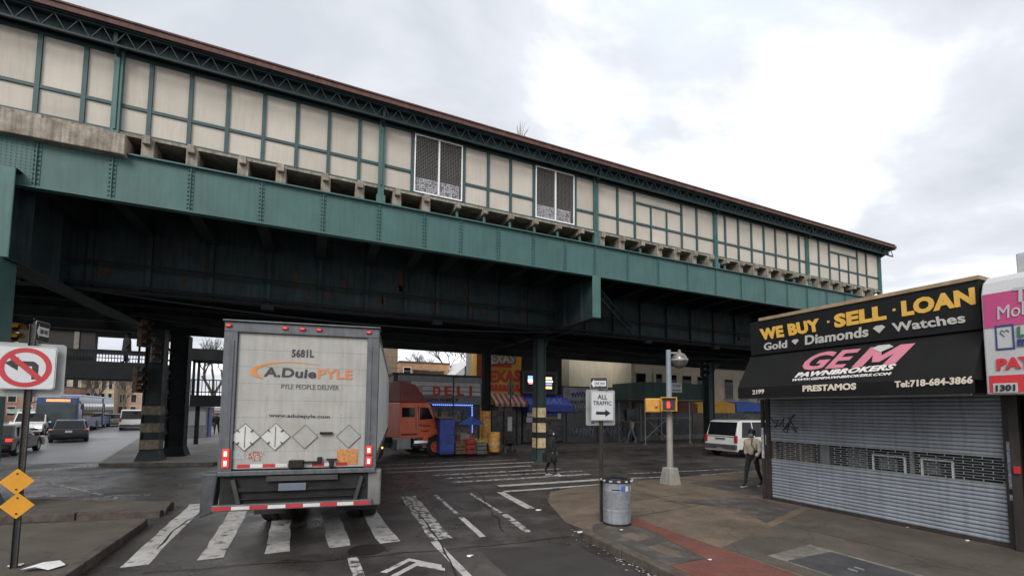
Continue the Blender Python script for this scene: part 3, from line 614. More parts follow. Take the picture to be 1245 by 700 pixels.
for cx, cy in ((1007,391),(1087,376.5)):
    c = onplane(cx, cy, *sp); hb('dot', yel, MB().cbox(c, (.01,.045,.045)), sgn)
sl_('Gold', silv, (929,426), (957,422.6), (929,417)); sl_('Diamonds', silv, (979,419.4), (1056,409), (979,408)); sl_('Watches', silv, (1086,403.7), (1174.7,392), (1084,393))
for cx, cy, w in ((967,415.6,.085),(1069,400.2,.105)):
    c = onplane(cx, cy, *sp); hb('diamond_mark', silv, MB().prism([(-w,.3*w),(-.55*w,.75*w),(.55*w,.75*w),(w,.3*w),(0,-.75*w)], c, (0,-1,0), (0,0,1), (-.008,0,0)), sgn)
AXF, AZ = 9.93, 3.03
awn = hb('awning', awnblk, MB().prism([(11.28,3.87),(SX+.05,3.87),(AXF,AZ),(AXF,2.76),(AXF+.03,2.76),(AXF+.04,3.0),(11.28,3.0)], (0,3.44,0), (1,0,0), (0,0,1), (0,4.42,0)))
nA = Vector((AZ-3.87, 0, SX+.05-AXF)).normalized()
if nA.x > 0: nA = -nA
ap = (Vector((AXF,0,AZ))+nA*.004, nA); vp = ((AXF-.003,0,0),(1,0,0))
white_l = M('letter_white', (.6,.58,.55), rough=.5, var=.08)
g0 = None if True else sl_('GEM', white_l, (971,451.2), (1091,444), (984.3,428.6), ap, awn, .07, .25, .003)
gb, gr_, gt = (onplane(*q_, *ap) for q_ in ((972.5,450.4), (1090,443.4), (985.5,429.2)))
gx, gy = gr_-gb, gt-gb
lettering('GE', pinkm, awn, gb, gb+gx*.56, gb+gy, .008, .03, True, 'lettering', .25)
GM = [(0,0),(.17,1),(.42,1),(.52,.52),(.8,1),(1.08,1),(.9,0),(.66,0),(.77,.58),(.56,.2),(.4,.2),(.33,.58),(.23,0)]
hb('lettering', pinkm, MB().prism([(u*.44, v) for u, v in GM], gb+gx*.58, gx, gy, nA*.008), awn)
c = onplane(1072,424,*ap); hb('gem_mark', silv, MB().prism([(-.16,.02),(-.08,.1),(.12,.1),(.2,.02),(0,-.1)], c+nA*.012, (0,-1,0), Vector((0,0,1)).cross(nA).cross(nA)*-1, nA*.004), awn)
sl_('PAWNBROKERS', white_l, (966,459.2), (1087,449.5), (969,453.2), ap, awn, .04, .25)
sl_('WWW.GEMPAWNBROKERS.COM', white_l, (963,463.4), (1083,455.8), (964.3,460.6), ap, awn, .02, .25)
sl_('PRESTAMOS', cream_l, (976,475.9), (1041,473.4), (976,468.4), vp, awn, .04)
sl_('Tel:718-684-3866', cream_l, (1088,471.2), (1183,466), (1088,463), vp, awn, .035)
sl_('2199', cream_l, (915,479.3), (929,478.2), (915,474), vp, awn, .02)
hb('awning_underside', M('awning_rim',(.3,.29,.28)), MB().box((AXF+.05,3.5,2.74),(AXF+.09,7.8,2.77)), awn)
c = xp(1168,474,10.3); hb('spot_lamp', white_p, MB().lathe([(.015,.16),(.02,.08),(.07,.05),(.09,-.02),(.06,-.03)], c, 12))
# shutter
hood = hb('shutter_hood', brownm, MB().box((11.02,3.5,2.78),(11.3,7.84,3.02)))
shut = hb('roller_shutter', brownm, MB().box((10.97,7.78,.13),(11.1,7.88,2.85)))
hb('guide_rail', brownm, MB().box((10.97,3.36,.13),(11.1,3.47,2.85)), shut)
prof = [(0,0),(-.014,.008),(-.02,.026),(-.018,.046),(-.008,.062),(0,.068),(.006,.072),(.006,0)]
s0 = None; P = .0755
zz = [.2+k*P for k in range(13)]+[1.68+k*P for k in range(15)]
for z in zz:
    if s0 is None: s0 = hb('slat', slatm, MB().prism(prof, (11.03,3.48,.13), (1,0,0), (0,0,1), (0,4.29,0)), shut, smooth=False); s0.location.z = z-.13
    else: inst(s0, shut, (random.uniform(-.003,.003),0,z-.13), (random.uniform(-.0006,.0006),0,random.uniform(-.0007,.0007)))
hb('bottom_rail', brownm, MB().box((10.99,3.48,.135),(11.05,7.77,.2)), shut)
gr = hb('grille', galv, MB().box((11.01,3.48,1.18),(11.05,7.77,1.2)).box((11.01,3.48,1.66),(11.05,7.77,1.68)), shut)
gl = MB()
for k in range(9):
    z = 1.21+k*.05
    gl.bar((11.03,3.48,z),(11.03,7.77,z),.008)
    for j in range(17):
        y = 3.5+j*.26+(.13 if k%2 else 0)
        if y < 7.7: gl.box((11.026,y,z),(11.034,y+.013,z+.05))
hb('links', galv, gl, gr, kind='stuff')
hb('window_pane', M('shop_glass',(.035,.04,.045),rough=.08,var=.25,scale=2.), MB().box((11.42,3.5,.9),(11.44,7.78,2.6)))
hb('window_frame', M('frame_alu',(.3,.3,.3),rough=.4,metal=.5), MB().box((11.36,4.9,.9),(11.41,4.98,2.6)))
for ya, yb in ((6.55,6.75),(7.2,7.25)): hb('window_frame', MATS['frame_alu'], MB().box((11.36,ya,.9),(11.41,yb,2.6)))
for a, c in (((5.2,1.2),(5.55,1.5)),((5.75,1.15),(6.15,1.62)),((4.5,1.2),(4.8,1.55))): hb('window_notice', M('notice',(.16,.17,.16),var=.5,scale=12.,col2=(.05,.08,.08)), MB().box((11.39,*a),(11.405,*c)))
for ya, yb in ((4.25,4.75),(5.0,5.6)):
    hb('display_case', white_p, MB().box((11.25,ya,1.1),(11.28,ya+.03,1.52)).box((11.25,yb-.03,1.1),(11.28,yb,1.52)).box((11.25,ya+.031,1.49),(11.28,yb-.031,1.52)))
hb('window_board', M('ply',(.1,.075,.055),var=.4), MB().box((11.38,6.9,1.0),(11.4,7.7,1.75)))
stick = M('stickers',(.45,.46,.48),var=.5,scale=20.,col2=(.12,.15,.3),thr=.55)
post_l = hb('door_post', brownm, MB().box((10.9,7.88,.13),(10.96,7.96,2.74)))
hb('sticker_strip', stick, MB().box((10.885,7.885,1.2),(10.899,7.945,2.0)), post_l)
post_r = hb('door_post', brownm, MB().box((10.85,3.24,.13),(11.0,3.36,2.74)))
hb('sticker_strip', stick, MB().box((10.955,3.37,1.15),(10.968,3.43,1.95)).box((10.955,3.37,.95),(10.968,3.43,1.05)), post_r)
hb('red_box', M('red_box',(.4,.02,.02)), MB().box((10.8,3.24,1.43),(10.849,3.32,1.55)), post_r, bevel=.006)
# marker scribble on the slats
scb = M('marker_ink',(.012,.012,.014),rough=.5)
pts = [(938,508),(941,513),(946,510),(944,517),(941,519),(949,516),(953,508),(952,518),(956,521),(960,513),(957,526),(952,523),(958,515),(966,504),(959,508),(964,516),(969,526),(962,519),(970,520)]
hb('scribble', scb, MB().tube([onplane(x, y, (11.005,0,0), (1,0,0)) for x, y in pts], .014, 5), shut)
# neighbouring phone shop
ph = thing('phone_shop', 'phone shop at the right edge under a white, magenta and red sign', 'shop', (13,1.2,.13))
def pb(name, mat, mb, parent=ph, **k): return mb.build(name, mat, parent, world=True, **k)
pb('wall', wallm, MB().box((11.35,-2.5,.13),(21,2.95,4.6)))
TX = 10.2
mag = M('sign_magenta',(.42,.055,.17),rough=.45,var=.06); redm = M('sign_red',(.5,.025,.035),rough=.45,var=.06); wsign = M('sign_white',(.42,.42,.43),rough=.5,var=.06)
bigs = pb('sign_box', wsign, MB().prism([(TX,2.75),(TX,4.42),(TX+.08,4.62),(TX+.25,4.74),(TX+.6,4.78),(11.3,4.78),(11.3,2.75)], (0,-2.4,0), (1,0,0), (0,0,1), (0,5.78,0)), bevel=.02)
tp = ((TX-.012,0,0),(1,0,0))
pb('magenta_band', mag, MB().box((TX-.008,-2.38,3.85),(TX-.001,3.36,4.42)), bigs); pb('red_band', redm, MB().box((TX-.008,-2.38,2.78),(TX-.001,3.34,3.06)), bigs)
sl_('T', wsign, (1232,368), (1250,366), (1232,350), tp, bigs, .03); sl_('Mobile', wsign, (1213,389), (1275,377), (1213,373), tp, bigs, .0)
c0, c1 = onplane(1209,396,*tp), onplane(1234,424,*tp)
navy = M('sign_navy',(.02,.04,.16),rough=.5)
w_ = abs(c0.y-c1.y); h_ = abs(c0.z-c1.z)
pb('card_mark', navy, MB().box((TX-.01,c0.y,c0.z),(TX-.001,c0.y-.02,c1.z)).box((TX-.01,c1.y,c0.z),(TX-.001,c1.y+.02,c1.z)).box((TX-.0105,c0.y,c0.z),(TX-.001,c1.y,c0.z-.03)).box((TX-.0105,c0.y,c1.z),(TX-.001,c1.y,c1.z+.03)), bigs)
grn = M('sign_green',(.03,.14,.07),rough=.5)
cm = (c0+c1)/2+Vector((0,0,.06))
pb('heart_mark', grn, MB().tube([(TX-.004,cm.y+.0,cm.z-.05),(TX-.004,cm.y+.05,cm.z+.02),(TX-.004,cm.y+.03,cm.z+.06),(TX-.004,cm.y,cm.z+.03),(TX-.004,cm.y-.03,cm.z+.06),(TX-.004,cm.y-.05,cm.z+.02)],.008,5), bigs)
sl_('L', grn, (1237,410), (1245,409), (1237,397), tp, bigs, .05); sl_('m', navy, (1237,421), (1248,420), (1237,412), tp, bigs, .03); sl_('PAY', redm, (1212,450), (1258,446), (1212,436), tp, bigs, .05)
a_, b_ = onplane(1208,477,*tp), onplane(1237,465,*tp)
pb('number_plate', wsign, MB().box((TX-.014,a_.y,a_.z),(TX-.0085,b_.y,b_.z)), bigs); sl_('1301', black_p, (1211,475.5), (1234.5,474.7), (1211,467.8), ((TX-.015,0,0),(1,0,0)), bigs, .04)
psh = pb('roller_shutter', brownm, MB().box((11.1,-2.4,2.6),(11.3,2.95,2.75)))
s1 = None
for k in range(32):
    z = .2+k*P
    if s1 is None: s1 = pb('slat', slatm, MB().prism(prof, (11.03,-2.4,.13), (1,0,0), (0,0,1), (0,5.3,0)), psh); s1.location.z = z-.13
    else: inst(s1, psh, (0,0,z-.13))
po = pb('post', galv, MB().box((10.8,2.98,.13),(10.95,3.12,2.74)), bevel=.01)
pb('sticker_strip', stick, MB().box((10.785,3.0,1.1),(10.799,3.1,2.0)), po)
ac = thing('rooftop_unit', 'small grey ventilation box on the roof above the magenta sign', 'roof unit', (12.6,2.9,4.78))
MB().cbox((0,0,.35),(1.0,1.2,.7)).build('casing', M('unit_grey',(.4,.41,.42),rough=.6,var=.15), ac, bevel=.02)
for k in range(5): MB().cbox((-.505,0,.15+k*.1),(.012,.9,.04)).build('louvre', galv, ac)

# ================================================================== BOX TRAILER
TRZ = math.radians(9.5); T0 = Vector((-.17,8.28,0))
trl = thing('box_trailer', 'dirty white box trailer seen from behind with its roll door closed', 'trailer', T0, -TRZ)
tn = Vector((math.sin(TRZ), math.cos(TRZ), 0)); tr_ = Vector((math.cos(TRZ), -math.sin(TRZ), 0))
def tl(px, py):                                             # pixel -> (x, z) on the trailer's rear plane
    p = onplane(px, py, T0, tn)-T0; return p.dot(tr_), p.z
twhite = M('trailer_white',(.33,.325,.305),rough=.5,var=.1,scale=2.2,grain=.05,streak=.12,col2=(.33,.31,.28),thr=.58)
tside = M('trailer_side',(.55,.55,.54),rough=.35,metal=.1,var=.1,scale=2.,streak=.15)  # lighter than the rear door: side reflections are put into this colour
tgrey = M('trailer_frame',(.105,.11,.12),rough=.5,metal=.3,var=.2,scale=5.,streak=.25)
tdark = M('chassis_black',(.016,.016,.016),rough=.7,var=.4,scale=4.,grain=.2,spec=.25)
TW, TL, TB, TT = 1.19, 13.3, 1.42, 3.84
def tb(name, mat, mb, parent=trl, **k): return mb.build(name, mat, parent, **k)
tb('box', tside, MB().box((-TW+.01,.12,TB+.06),(TW-.01,TL,TT-.04)))
for s in (-1, 1):
    rb = None
    for k in range(26):
        y = .35+k*.5
        if rb is None: rb = tb('side_post', tside, MB().box((s*(TW-.009),-.03,TB+.16),(s*(TW+.016),.03,TT-.1))); rb.location.y = y
        else: inst(rb, trl, (0,y,0))
    tb('top_rail', tgrey, MB().box((s*(TW-.06),.2,TT-.1),(s*(TW+.02),TL,TT))); tb('bottom_rail', tgrey, MB().box((s*(TW-.06),.2,TB),(s*(TW+.02),TL,TB+.15)))
    tb('rear_post', tgrey, MB().box((s*(TW-.17),-.05,TB-.02),(s*(TW+.03),.2,TT-.17)).box((s*(TW-.13),-.065,TB+.1),(s*(TW-.08),-.051,TT-.3)), bevel=.012)
hd = tb('header', tgrey, MB().box((-TW-.03,-.05,TT-.168),(TW+.03,.2,TT)).box((-TW-.05,-.09,TT+.002),(TW+.05,.3,TT+.03)), bevel=.01)
tb('sill', tgrey, MB().box((-TW-.02,-.06,TB-.1),(TW+.02,.12,TB-.022)), bevel=.01)
zs = [TB+.0+k*(TT-.17-TB)/8 for k in range(9)]
for a, c in zip(zs, zs[1:]): tb('door_panel', twhite, MB().box((-TW+.172,.0,a+.001),(TW-.172,.05,c-.001)), bevel=.002)
hm = MB()
for k in range(1, 8):
    for x in (-.55,.05,.62):
        for q in range(3): hm.cbox((x,.0005,zs[k]-.05+q*.05),(.013,.004,.014))
tb('hinge_bolts', M('bolt_grey',(.16,.15,.14)), hm, kind='stuff')
def tlet(body, mat, bl, br, tlp, bold=.02, d=.004):
    P3 = [Vector((tl(*q)[0], -.004, tl(*q)[1])) for q in (bl, br, tlp)]
    return lettering(body, mat, trl, *P3, d, bold, False)
inkb = M('print_black',(.03,.03,.035),rough=.5,var=.1); inko = M('print_orange',(.5,.17,.07),rough=.5,var=.12); inkg = M('print_grey',(.1,.1,.1),var=.15)
tlet('5681L', inkb, (354.5,434), (381.5,434.5), (355,424.3), .03)
tlet('A.Duie', inkb, (320.5,457.5), (384,460), (322,446), .03); tlet('PYLE', inko, (386,460), (428.5,461), (386.4,448.5), .03)
tlet('PYLE PEOPLE DELIVER', inkg, (342,472.3), (412,473.8), (342,466.6), .005); tlet('www.aduiepyle.com', inkb, (327,507.6), (401,509.5), (327,502.2), .01)
sw = []; 
top = [(390,443.8),(372,441),(352,439.2),(330,440),(313,444),(304,449.5),(305,454.5),(312,458.5),(321,460.5)]
bot = [(316,456.5),(311.5,452.5),(312.5,448.8),(320,445),(334,441.8),(352,440.3),(372,441.8)]
tb('swoosh', M('swoosh',(.55,.2,.05),var=.15), MB().prism([tl(*q) for q in top+bot], (0,-.006,0), (1,0,0), (0,0,1), (0,.004,0)))
for i, (cx, cy) in enumerate(((298,531),(335,530.5),(371,530.5),(424,530))):
    x, z = tl(cx, cy); r = .225 if i < 2 else .2
    o = tb('placard_holder', M('placard_%d' % (i//2),((.5,.5,.47) if i < 2 else (.3,.3,.28)),var=.15), MB().prism([(-r,0),(0,-r),(r,0),(0,r)], (x,-.012,z), (1,0,0), (0,0,1), (0,.01,0)), bevel=.004)
    if i < 2:
        cm_ = MB()
        for a in range(4):
            ca, sa = math.cos(PI/4+a*PI/2)*r*.62, math.sin(PI/4+a*PI/2)*r*.62; cm_.bar((x+ca*.85,-.018,z+sa*.85),(x+ca*1.2,-.018,z+sa*1.2),.022,.012)
        cm_.cbox((x,-.014,z),(.008,.006,r*1.5)); tb('clips', tdark, cm_, o)
    fr = MB()
    for a in range(4):
        p = [(-r,0),(0,-r),(r,0),(0,r)]; u, v = p[a], p[(a+1)%4]; fr.bar((x+u[0],-.014,z+u[1]),(x+v[0],-.014,z+v[1]),.007)
    tb('rim', tgrey, fr, o)
x, z = tl(397,526); tb('grab_handle', tdark, MB().cbox((x,-.03,z),(.2,.05,.035)))
x, z = tl(422.5,555); tb('orange_poster', M('poster_orange',(.42,.2,.05),var=.25,scale=14.,grain=.3,col2=(.35,.1,.08),thr=.6), MB().cbox((x,-.004,z),(.34,.006,.26)))
x, z = tl(309,554); tb('map_sticker', M('sticker_red',(.25,.08,.06),var=.4,scale=22.,col2=(.4,.38,.34),thr=.5,soft=.03), MB().prism([(-.13,.06),(-.05,.08),(.07,.07),(.1,.09),(.14,.05),(.09,-.03),(.1,-.09),(.06,-.06),(0,-.08),(-.1,-.03)], (x,-.008,z), (1,0,0), (0,0,1), (0,.006,0)))
x, z = tl(285,553); tb('faded_sticker', M('sticker_faded',(.3,.33,.33),var=.2), MB().cbox((x,-.003,z),(.3,.005,.13)))
x, z = tl(361,563); lk = tb('door_latch', tdark, MB().cbox((x,-.05,z),(.22,.1,.12)).cbox((x+.25,-.04,z+.02),(.28,.05,.035)).cbox((x+.36,-.05,z+.06),(.07,.06,.09)).cbox((x+.55,-.04,z),(.07,.06,.13)).cbox((x+.55,-.045,z+.06),(.17,.05,.03)), bevel=.006)
tred = M('tape_red',(.42,.03,.035),rough=.35,var=.12); twh = M('tape_white',(.55,.54,.52),rough=.35,var=.12)
def tape(z, x0, x1, n, y, par):
    for k in range(n):
        a = x0+(x1-x0)*k/n; tb('reflective_tape', tred if k%2 == 0 else twh, MB().box((a,y-.004,z-.028),(a+(x1-x0)/n-.003,y,z+.028)), par)
tape(TB+.05,-.95,.75,9,-.003,trl)
# tail lamps and markers
for s, px in ((-1,(264,551)),(-1,(263,562.5)),(1,(448.5,546.5)),(1,(447.5,559.5))):
    x, z = tl(*px); lm = tb('tail_lamp', M('lamp_red_glow',(.8,.02,.015),emit=.5,var=0,grain=0), MB().cbox((s*(TW-.09),-.07,z),(.1,.03,.145)), bevel=.012)
    tb('lens', M('lamp_pink_core',(1.,.5,.45),emit=1.6,var=0,grain=0), MB().cbox((s*(TW-.09),-.088,z),(.045,.01,.08)), lm, bevel=.004)
for px in ((280,393),(348,397),(369,398),(389,399),(449,403)):
    x, z = tl(*px); lm = tb('marker_lamp', M('lamp_red_case',(.35,.015,.015)), MB().cbox((x,-.065,TT-.07),(.09,.03,.045)), bevel=.008); tb('lens', red_lit, MB().cbox((x,-.084,TT-.07),(.05,.01,.022)), lm)
tb('side_marker', amber_lit, MB().cbox((TW+.04,3.4,TB+.02),(.03,.09,.04)))
# lift gate, under-run bar, chassis, wheels
zb0 = .76
lg = tb('lift_gate', tdark, MB().box((-TW+.0,.02,zb0+.08),(TW-.1,.08,TB-.12)).box((-TW+.15,-.02,TB-.34),(TW-.15,.02,TB-.3)).box((-TW+.2,-.04,zb0+.3),(TW-.2,.02,zb0+.335)).box((-TW+.25,-.03,zb0+.17),(TW-.25,.02,zb0+.19)))
tb('gate_plate', M('plate_blurred',(.11,.13,.17),rough=.5,var=.1), MB().cbox((-.1,-.06,zb0+.36),(.42,.02,.12)), lg, bevel=.005)
tb('brace', M('tdark2',(.035,.033,.032),rough=.6,var=.3), MB().bar((-TW+.2,-.03,TB-.16),(-TW+.3,-.03,zb0+.1),.06).bar((TW-.2,-.03,TB-.16),(TW-.3,-.03,zb0+.1),.06).box((-.5,-.05,TB-.2),(.6,-.02,TB-.12)), lg)
bp = tb('under_run_bar', tgrey, MB().box((-TW-.08,-.07,zb0),(TW-.02,.03,zb0+.1)), bevel=.01)
tape(zb0+.05,-TW-.06,TW-.05,9,-.073,bp)
tb('gate_bracket', M('bracket_dark',(.06,.062,.068),rough=.55,metal=.2,var=.35,scale=5.,streak=.3), MB().prism([(-TW-.27,TB-.06),(-TW-.27,zb0-.1),(-TW-.09,zb0-.04),(-TW-.03,TB-.06)], (0,0,0), (1,0,0), (0,0,1), (0,.22,0)), bevel=.02); tb('gate_bracket', M('bracket_pale',(.16,.155,.15),rough=.5,var=.3,streak=.3), MB().box((TW-.1,.0,zb0-.02),(TW+.12,.25,TB-.06)), bevel=.03)
tb('chassis', tdark, MB().box((-.55,.3,1.0),(-.4,TL-.5,TB)).box((.4,.3,1.0),(.55,TL-.5,TB)).box((-TW+.1,.3,TB-.1),(TW-.1,TL-.2,TB+.05)).box((-.8,1.2,.55),(.8,4.6,.95)))
def wheel(par, x, y, r, w, side, rimc, nm='wheel'):
    t = MB().lathe([(r*.56,-w/2),(r*.93,-w/2),(r,-w*.36),(r,w*.36),(r*.93,w/2),(r*.56,w/2)], (x,y,r), 28, 'x', False).build(nm, rubber, par, smooth=False)
    MB().lathe([(r*.57,-w*.4*side),(r*.57,w*.47*side),(r*.5,w*.49*side),(r*.44,w*.3*side),(r*.2,w*.3*side),(r*.17,w*.42*side),(r*.03,w*.43*side)], (x,y,r), 20, 'x').build('rim', rimc, t)
    nm_ = MB()
    for k in range(8): a = k*PI/4; nm_.cbox((x+side*w*.33, y+math.cos(a)*r*.3, r+math.sin(a)*r*.3), (.03,r*.08,r*.08))
    nm_.build('wheel_nuts', chrome, t)
    return t
for yy in (2.6,3.85):
    for s in (-1, 1): wheel(trl, s*1.0, yy, .5, .3, s, galv); wheel(trl, s*.68, yy, .5, .28, s, galv)
for s in (-1, 1): tb('mud_flap', rubber, MB().box((s*.55,1.75,.3),(s*1.15,1.77,1.0))); tb('landing_leg', tdark, MB().box((s*.6-.06,9.6,.35),(s*.6+.06,9.75,1.3)))

# ================================================================== ORANGE TRACTOR
HZ = math.radians(70)
K = gp(521,555,0)+Vector((0,0,0))                          # right front wheel contact
h_ = Vector((math.sin(HZ), math.cos(HZ), 0)); rr_ = Vector((math.cos(HZ), -math.sin(HZ), 0))
FA = K-rr_*1.02+h_*.3
trc = thing('tractor_truck', 'orange tractor truck with dark red roof fairing turning right past the deli', 'truck', (FA.x,FA.y,0), -HZ)
# local: +y forward, +x right; front axle at y=0
ora = M('truck_orange',(.66,.125,.045),rough=.35,var=.1,scale=2.,grain=.04,streak=.15,coat=.3); mar = M('fairing_maroon',(.19,.04,.028),rough=.5,var=.2,scale=2.)
def kb(name, mat, mb, parent=trc, **k): return mb.build(name, mat, parent, **k)
def hull(name, mat, secs, parent=trc, **k):                 # loft of rectangles given as (y, half-width bottom, half-width top, z0, z1)
    b_ = MB(); vs = []
    for y, wb, wt, z0, z1 in secs: vs += [(-wb,y,z0),(wb,y,z0),(wt,y,z1),(-wt,y,z1)]
    fs = [(0,1,2,3)[::-1], tuple(len(vs)-4+i for i in range(4))]
    for i in range(len(secs)-1):
        for j in range(4): fs.append((i*4+j, i*4+(j+1)%4, (i+1)*4+(j+1)%4, (i+1)*4+j))
    return b_.add(vs, fs).build(name, mat, parent, **k)
cab = hull('cab', ora, [(-1.95,1.05,1.0,.95,2.7),(-.5,1.05,.98,.95,2.72),(-.2,1.05,.96,.95,2.62),(.12,1.02,.9,1.0,1.9)], bevel=.05)
hood_ = hull('hood', ora, [(.1,.95,.9,1.05,1.93),(.7,.9,.82,.85,1.75),(1.05,.85,.74,.75,1.55),(1.15,.8,.66,.75,1.35)], bevel=.06)
for s in (-1, 1):
    P_ = [(-.75,.55),(-.7,1.0),(-.45,1.25),(-.05,1.38),(.4,1.3),(.75,1.0),(.85,.6),(.68,.6),(.55,.92),(.25,1.1),(-.1,1.1),(-.4,.95),(-.56,.55)]
    kb('fender', ora, MB().prism(P_, (s*.82,0,0), (0,1,0), (0,0,1), (s*.34,0,0)), bevel=.03)
    hl = kb('headlight', M('lamp_clear',(.55,.55,.55),rough=.1), MB().cbox((s*.72,1.08,1.0),(.26,.12,.2)), bevel=.03)
    d = kb('door', ora, MB().prism([(-.95,1.05),(-.95,2.55),(-.35,2.5),(-.02,1.95),(-.02,1.05)], (s*1.035,0,0), (0,1,0), (0,0,1), (s*.03,0,0)), bevel=.015)
    kb('window', glass, MB().prism([(-.88,1.85),(-.88,2.48),(-.4,2.44),(-.1,1.9)], (s*1.05,0,0), (0,1,0), (0,0,1), (s*.022,0,0)), d)
    kb('handle', black_p, MB().cbox((s*1.08,-.85,1.6),(.03,.14,.05)), d)
    kb('door_print', M('door_print',(.2,.05,.03)), MB().cbox((s*1.068,-.5,1.55),(.006,.5,.09)).cbox((s*1.068,-.5,1.3),(.006,.6,.07)), d)
    kb('rear_window', glass, MB().prism([(-1.85,2.0),(-1.85,2.45),(-1.15,2.45),(-1.15,2.0)], (s*1.03,0,0), (0,1,0), (0,0,1), (s*.015,0,0)), cab)
    kb('mirror', black_p, MB().cbox((s*1.3,.12,2.15),(.08,.16,.62)).bar((s*1.0,.05,2.4),(s*1.28,.12,2.4),.03).bar((s*1.0,.05,1.9),(s*1.28,.12,1.9),.03), bevel=.02)
    kb('step_tank', chrome if s > 0 else galv, MB().lathe([(.3,-.95),(.33,-.93),(.33,-.15),(.3,-.13)], (s*.85,-.3,.72), 16, 'y')); kb('battery_box', galv, MB().cbox((s*.85,-1.75,.72),(.5,.75,.55)), bevel=.04)
    wheel(trc, s*1.02, 0, .5, .3, s, ora); wheel(trc, s*1.0, -3.35, .5, .5, s, galv); wheel(trc, s*1.0, -4.55, .5, .5, s, galv)
hull('fairing', mar, [(-1.9,.98,.85,2.7,3.75),(-1.0,.98,.8,2.72,3.6),(-.35,.9,.75,2.72,2.85)], bevel=.06)
for xq in (-.6,-.3,0,.3,.6): kb('roof_marker', amber_lit, MB().cbox((xq,-.55,2.78),(.09,.06,.05)))
kb('visor', mar, MB().add([(-.95,-.2,2.66),(.95,-.2,2.66),(.9,.12,2.5),(-.9,.12,2.5)], [(0,1,2,3)]))
kb('windscreen', glass, MB().add([(-.9,-.16,2.55),(.9,-.16,2.55),(.86,.14,1.98),(-.86,.14,1.98)], [(0,1,2,3)]), cab)
kb('grille', chrome, MB().cbox((0,1.17,1.05),(.9,.05,.5)), hood_, bevel=.03); kb('bumper', galv, MB().cbox((0,1.25,.6),(2.1,.2,.3)), bevel=.06)
for s in (-1, 1): kb('side_stripe', M('stripe_dk',(.12,.02,.012)), MB().box((s*1.056,-1.9,1.12),(s*1.062,-1.0,1.2))); kb('grab_rail', chrome, MB().tube([(s*1.09,-1.05,1.3),(s*1.09,-1.05,2.3)],.018,6)); kb('step', chrome, MB().cbox((s*.98,-.45,.5),(.3,.6,.05)))
kb('frame_rails', tdark, MB().box((-.45,-5.2,.75),(-.33,.9,1.0)).box((.33,-5.2,.75),(.45,.9,1.0)).box((-.5,-4.2,1.0),(.5,-3.2,1.12)))
kb('exhaust_stack', chrome, MB().tube([(-.9,-2.1,.9),(-.9,-2.1,3.4)],.07,10))
# ================================================================== STREET FURNITURE
postm = M('post_steel',(.06,.055,.05),rough=.6,metal=.4,var=.3,scale=6.,streak=.2)
signw = M('sign_face_white',(.52,.53,.54),rough=.4,var=.05); signr = M('sign_face_red',(.42,.025,.035),rough=.4,var=.06); signback = M('sign_back',(.3,.31,.3),rough=.55,metal=.2,var=.2,scale=5.)
yellow_s = M('sign_yellow',(.6,.27,.02),rough=.4,var=.08); ylw_sig = M('signal_yellow',(.5,.24,.035),rough=.5,var=.15,scale=6.)
def rrect(w, h, r, n=5):
    P_ = []
    for cx, cy, a0 in ((w/2-r,h/2-r,0),(-w/2+r,h/2-r,PI/2),(-w/2+r,-h/2+r,PI),(w/2-r,-h/2+r,1.5*PI)):
        for k in range(n+1): a = a0+PI/2*k/n; P_.append((cx+r*math.cos(a), cy+r*math.sin(a)))
    return P_
# --- left sign post
B_ = gp(17,690,.14); lp_ = thing('street_sign_post', 'steel post on the island with no left turn sign and two yellow diamonds', 'sign post', B_)
def lb_(name, mat, mb, parent=lp_, **k): return mb.build(name, mat, parent, world=True, **k)
pyl = B_.y
pm = MB(); pm.box((B_.x-.03,pyl-.004,.14),(B_.x+.03,pyl+.004,3.62)).box((B_.x-.036,pyl-.03,.14),(B_.x-.03,pyl+.006,3.62)).box((B_.x+.03,pyl-.03,.14),(B_.x+.036,pyl+.006,3.62))
lb_('post', postm, pm)
hol = MB()
for k in range(70): hol.cbox((B_.x,pyl-.005,.25+k*.05),(.014,.004,.018))
lb_('punched_holes', black_p, hol, kind='stuff')
c = yp(31,446.5,pyl-.05); w = .66; h = .63
np_ = lb_('no_left_turn_panel', signw, MB().prism(rrect(w,h,.05), c, (1,0,0), (0,0,1), (0,.006,0)))
ring = [(.285*math.cos(2*PI*k/40), .285*math.sin(2*PI*k/40)) for k in range(40)]
rg = MB(); vs = []
for k in range(40):
    a = 2*PI*k/40; vs += [(c.x+.285*math.cos(a),c.y-.003,c.z+.285*math.sin(a)),(c.x+.22*math.cos(a),c.y-.003,c.z+.22*math.sin(a))]
rg.add(vs, [(2*k,2*k+1,(2*k+3)%80,(2*k+2)%80) for k in range(40)])
rg.bar((c.x-.18,c.y-.004,c.z+.17),(c.x+.18,c.y-.004,c.z-.17),.003,.055,up=(0,-1,0)) if False else rg.add([(c.x-.2,c.y-.0045,c.z+.15),(c.x-.15,c.y-.0045,c.z+.2),(c.x+.2,c.y-.0045,c.z-.15),(c.x+.15,c.y-.0045,c.z-.2)], [(0,1,2,3)])
lb_('red_ring', signr, rg, np_)
ar = [(.14,-.17),(.07,-.17),(.07,.02),(-.08,.02),(-.08,-.05),(-.22,.055),(-.08,.15),(-.08,.09),(.09,.09),(.14,.04)]
lb_('arrow', black_p, MB().poly([(c.x+u,c.y-.002,c.z+v) for u, v in ar]), np_)
fr = MB(); rr = rrect(w-.02,h-.02,.045); n = len(rr)
for k in range(n): fr.bar((c.x+rr[k][0],c.y-.001,c.z+rr[k][1]),(c.x+rr[(k+1)%n][0],c.y-.001,c.z+rr[(k+1)%n][1]),.008,.002)
lb_('border', black_p, fr, np_)
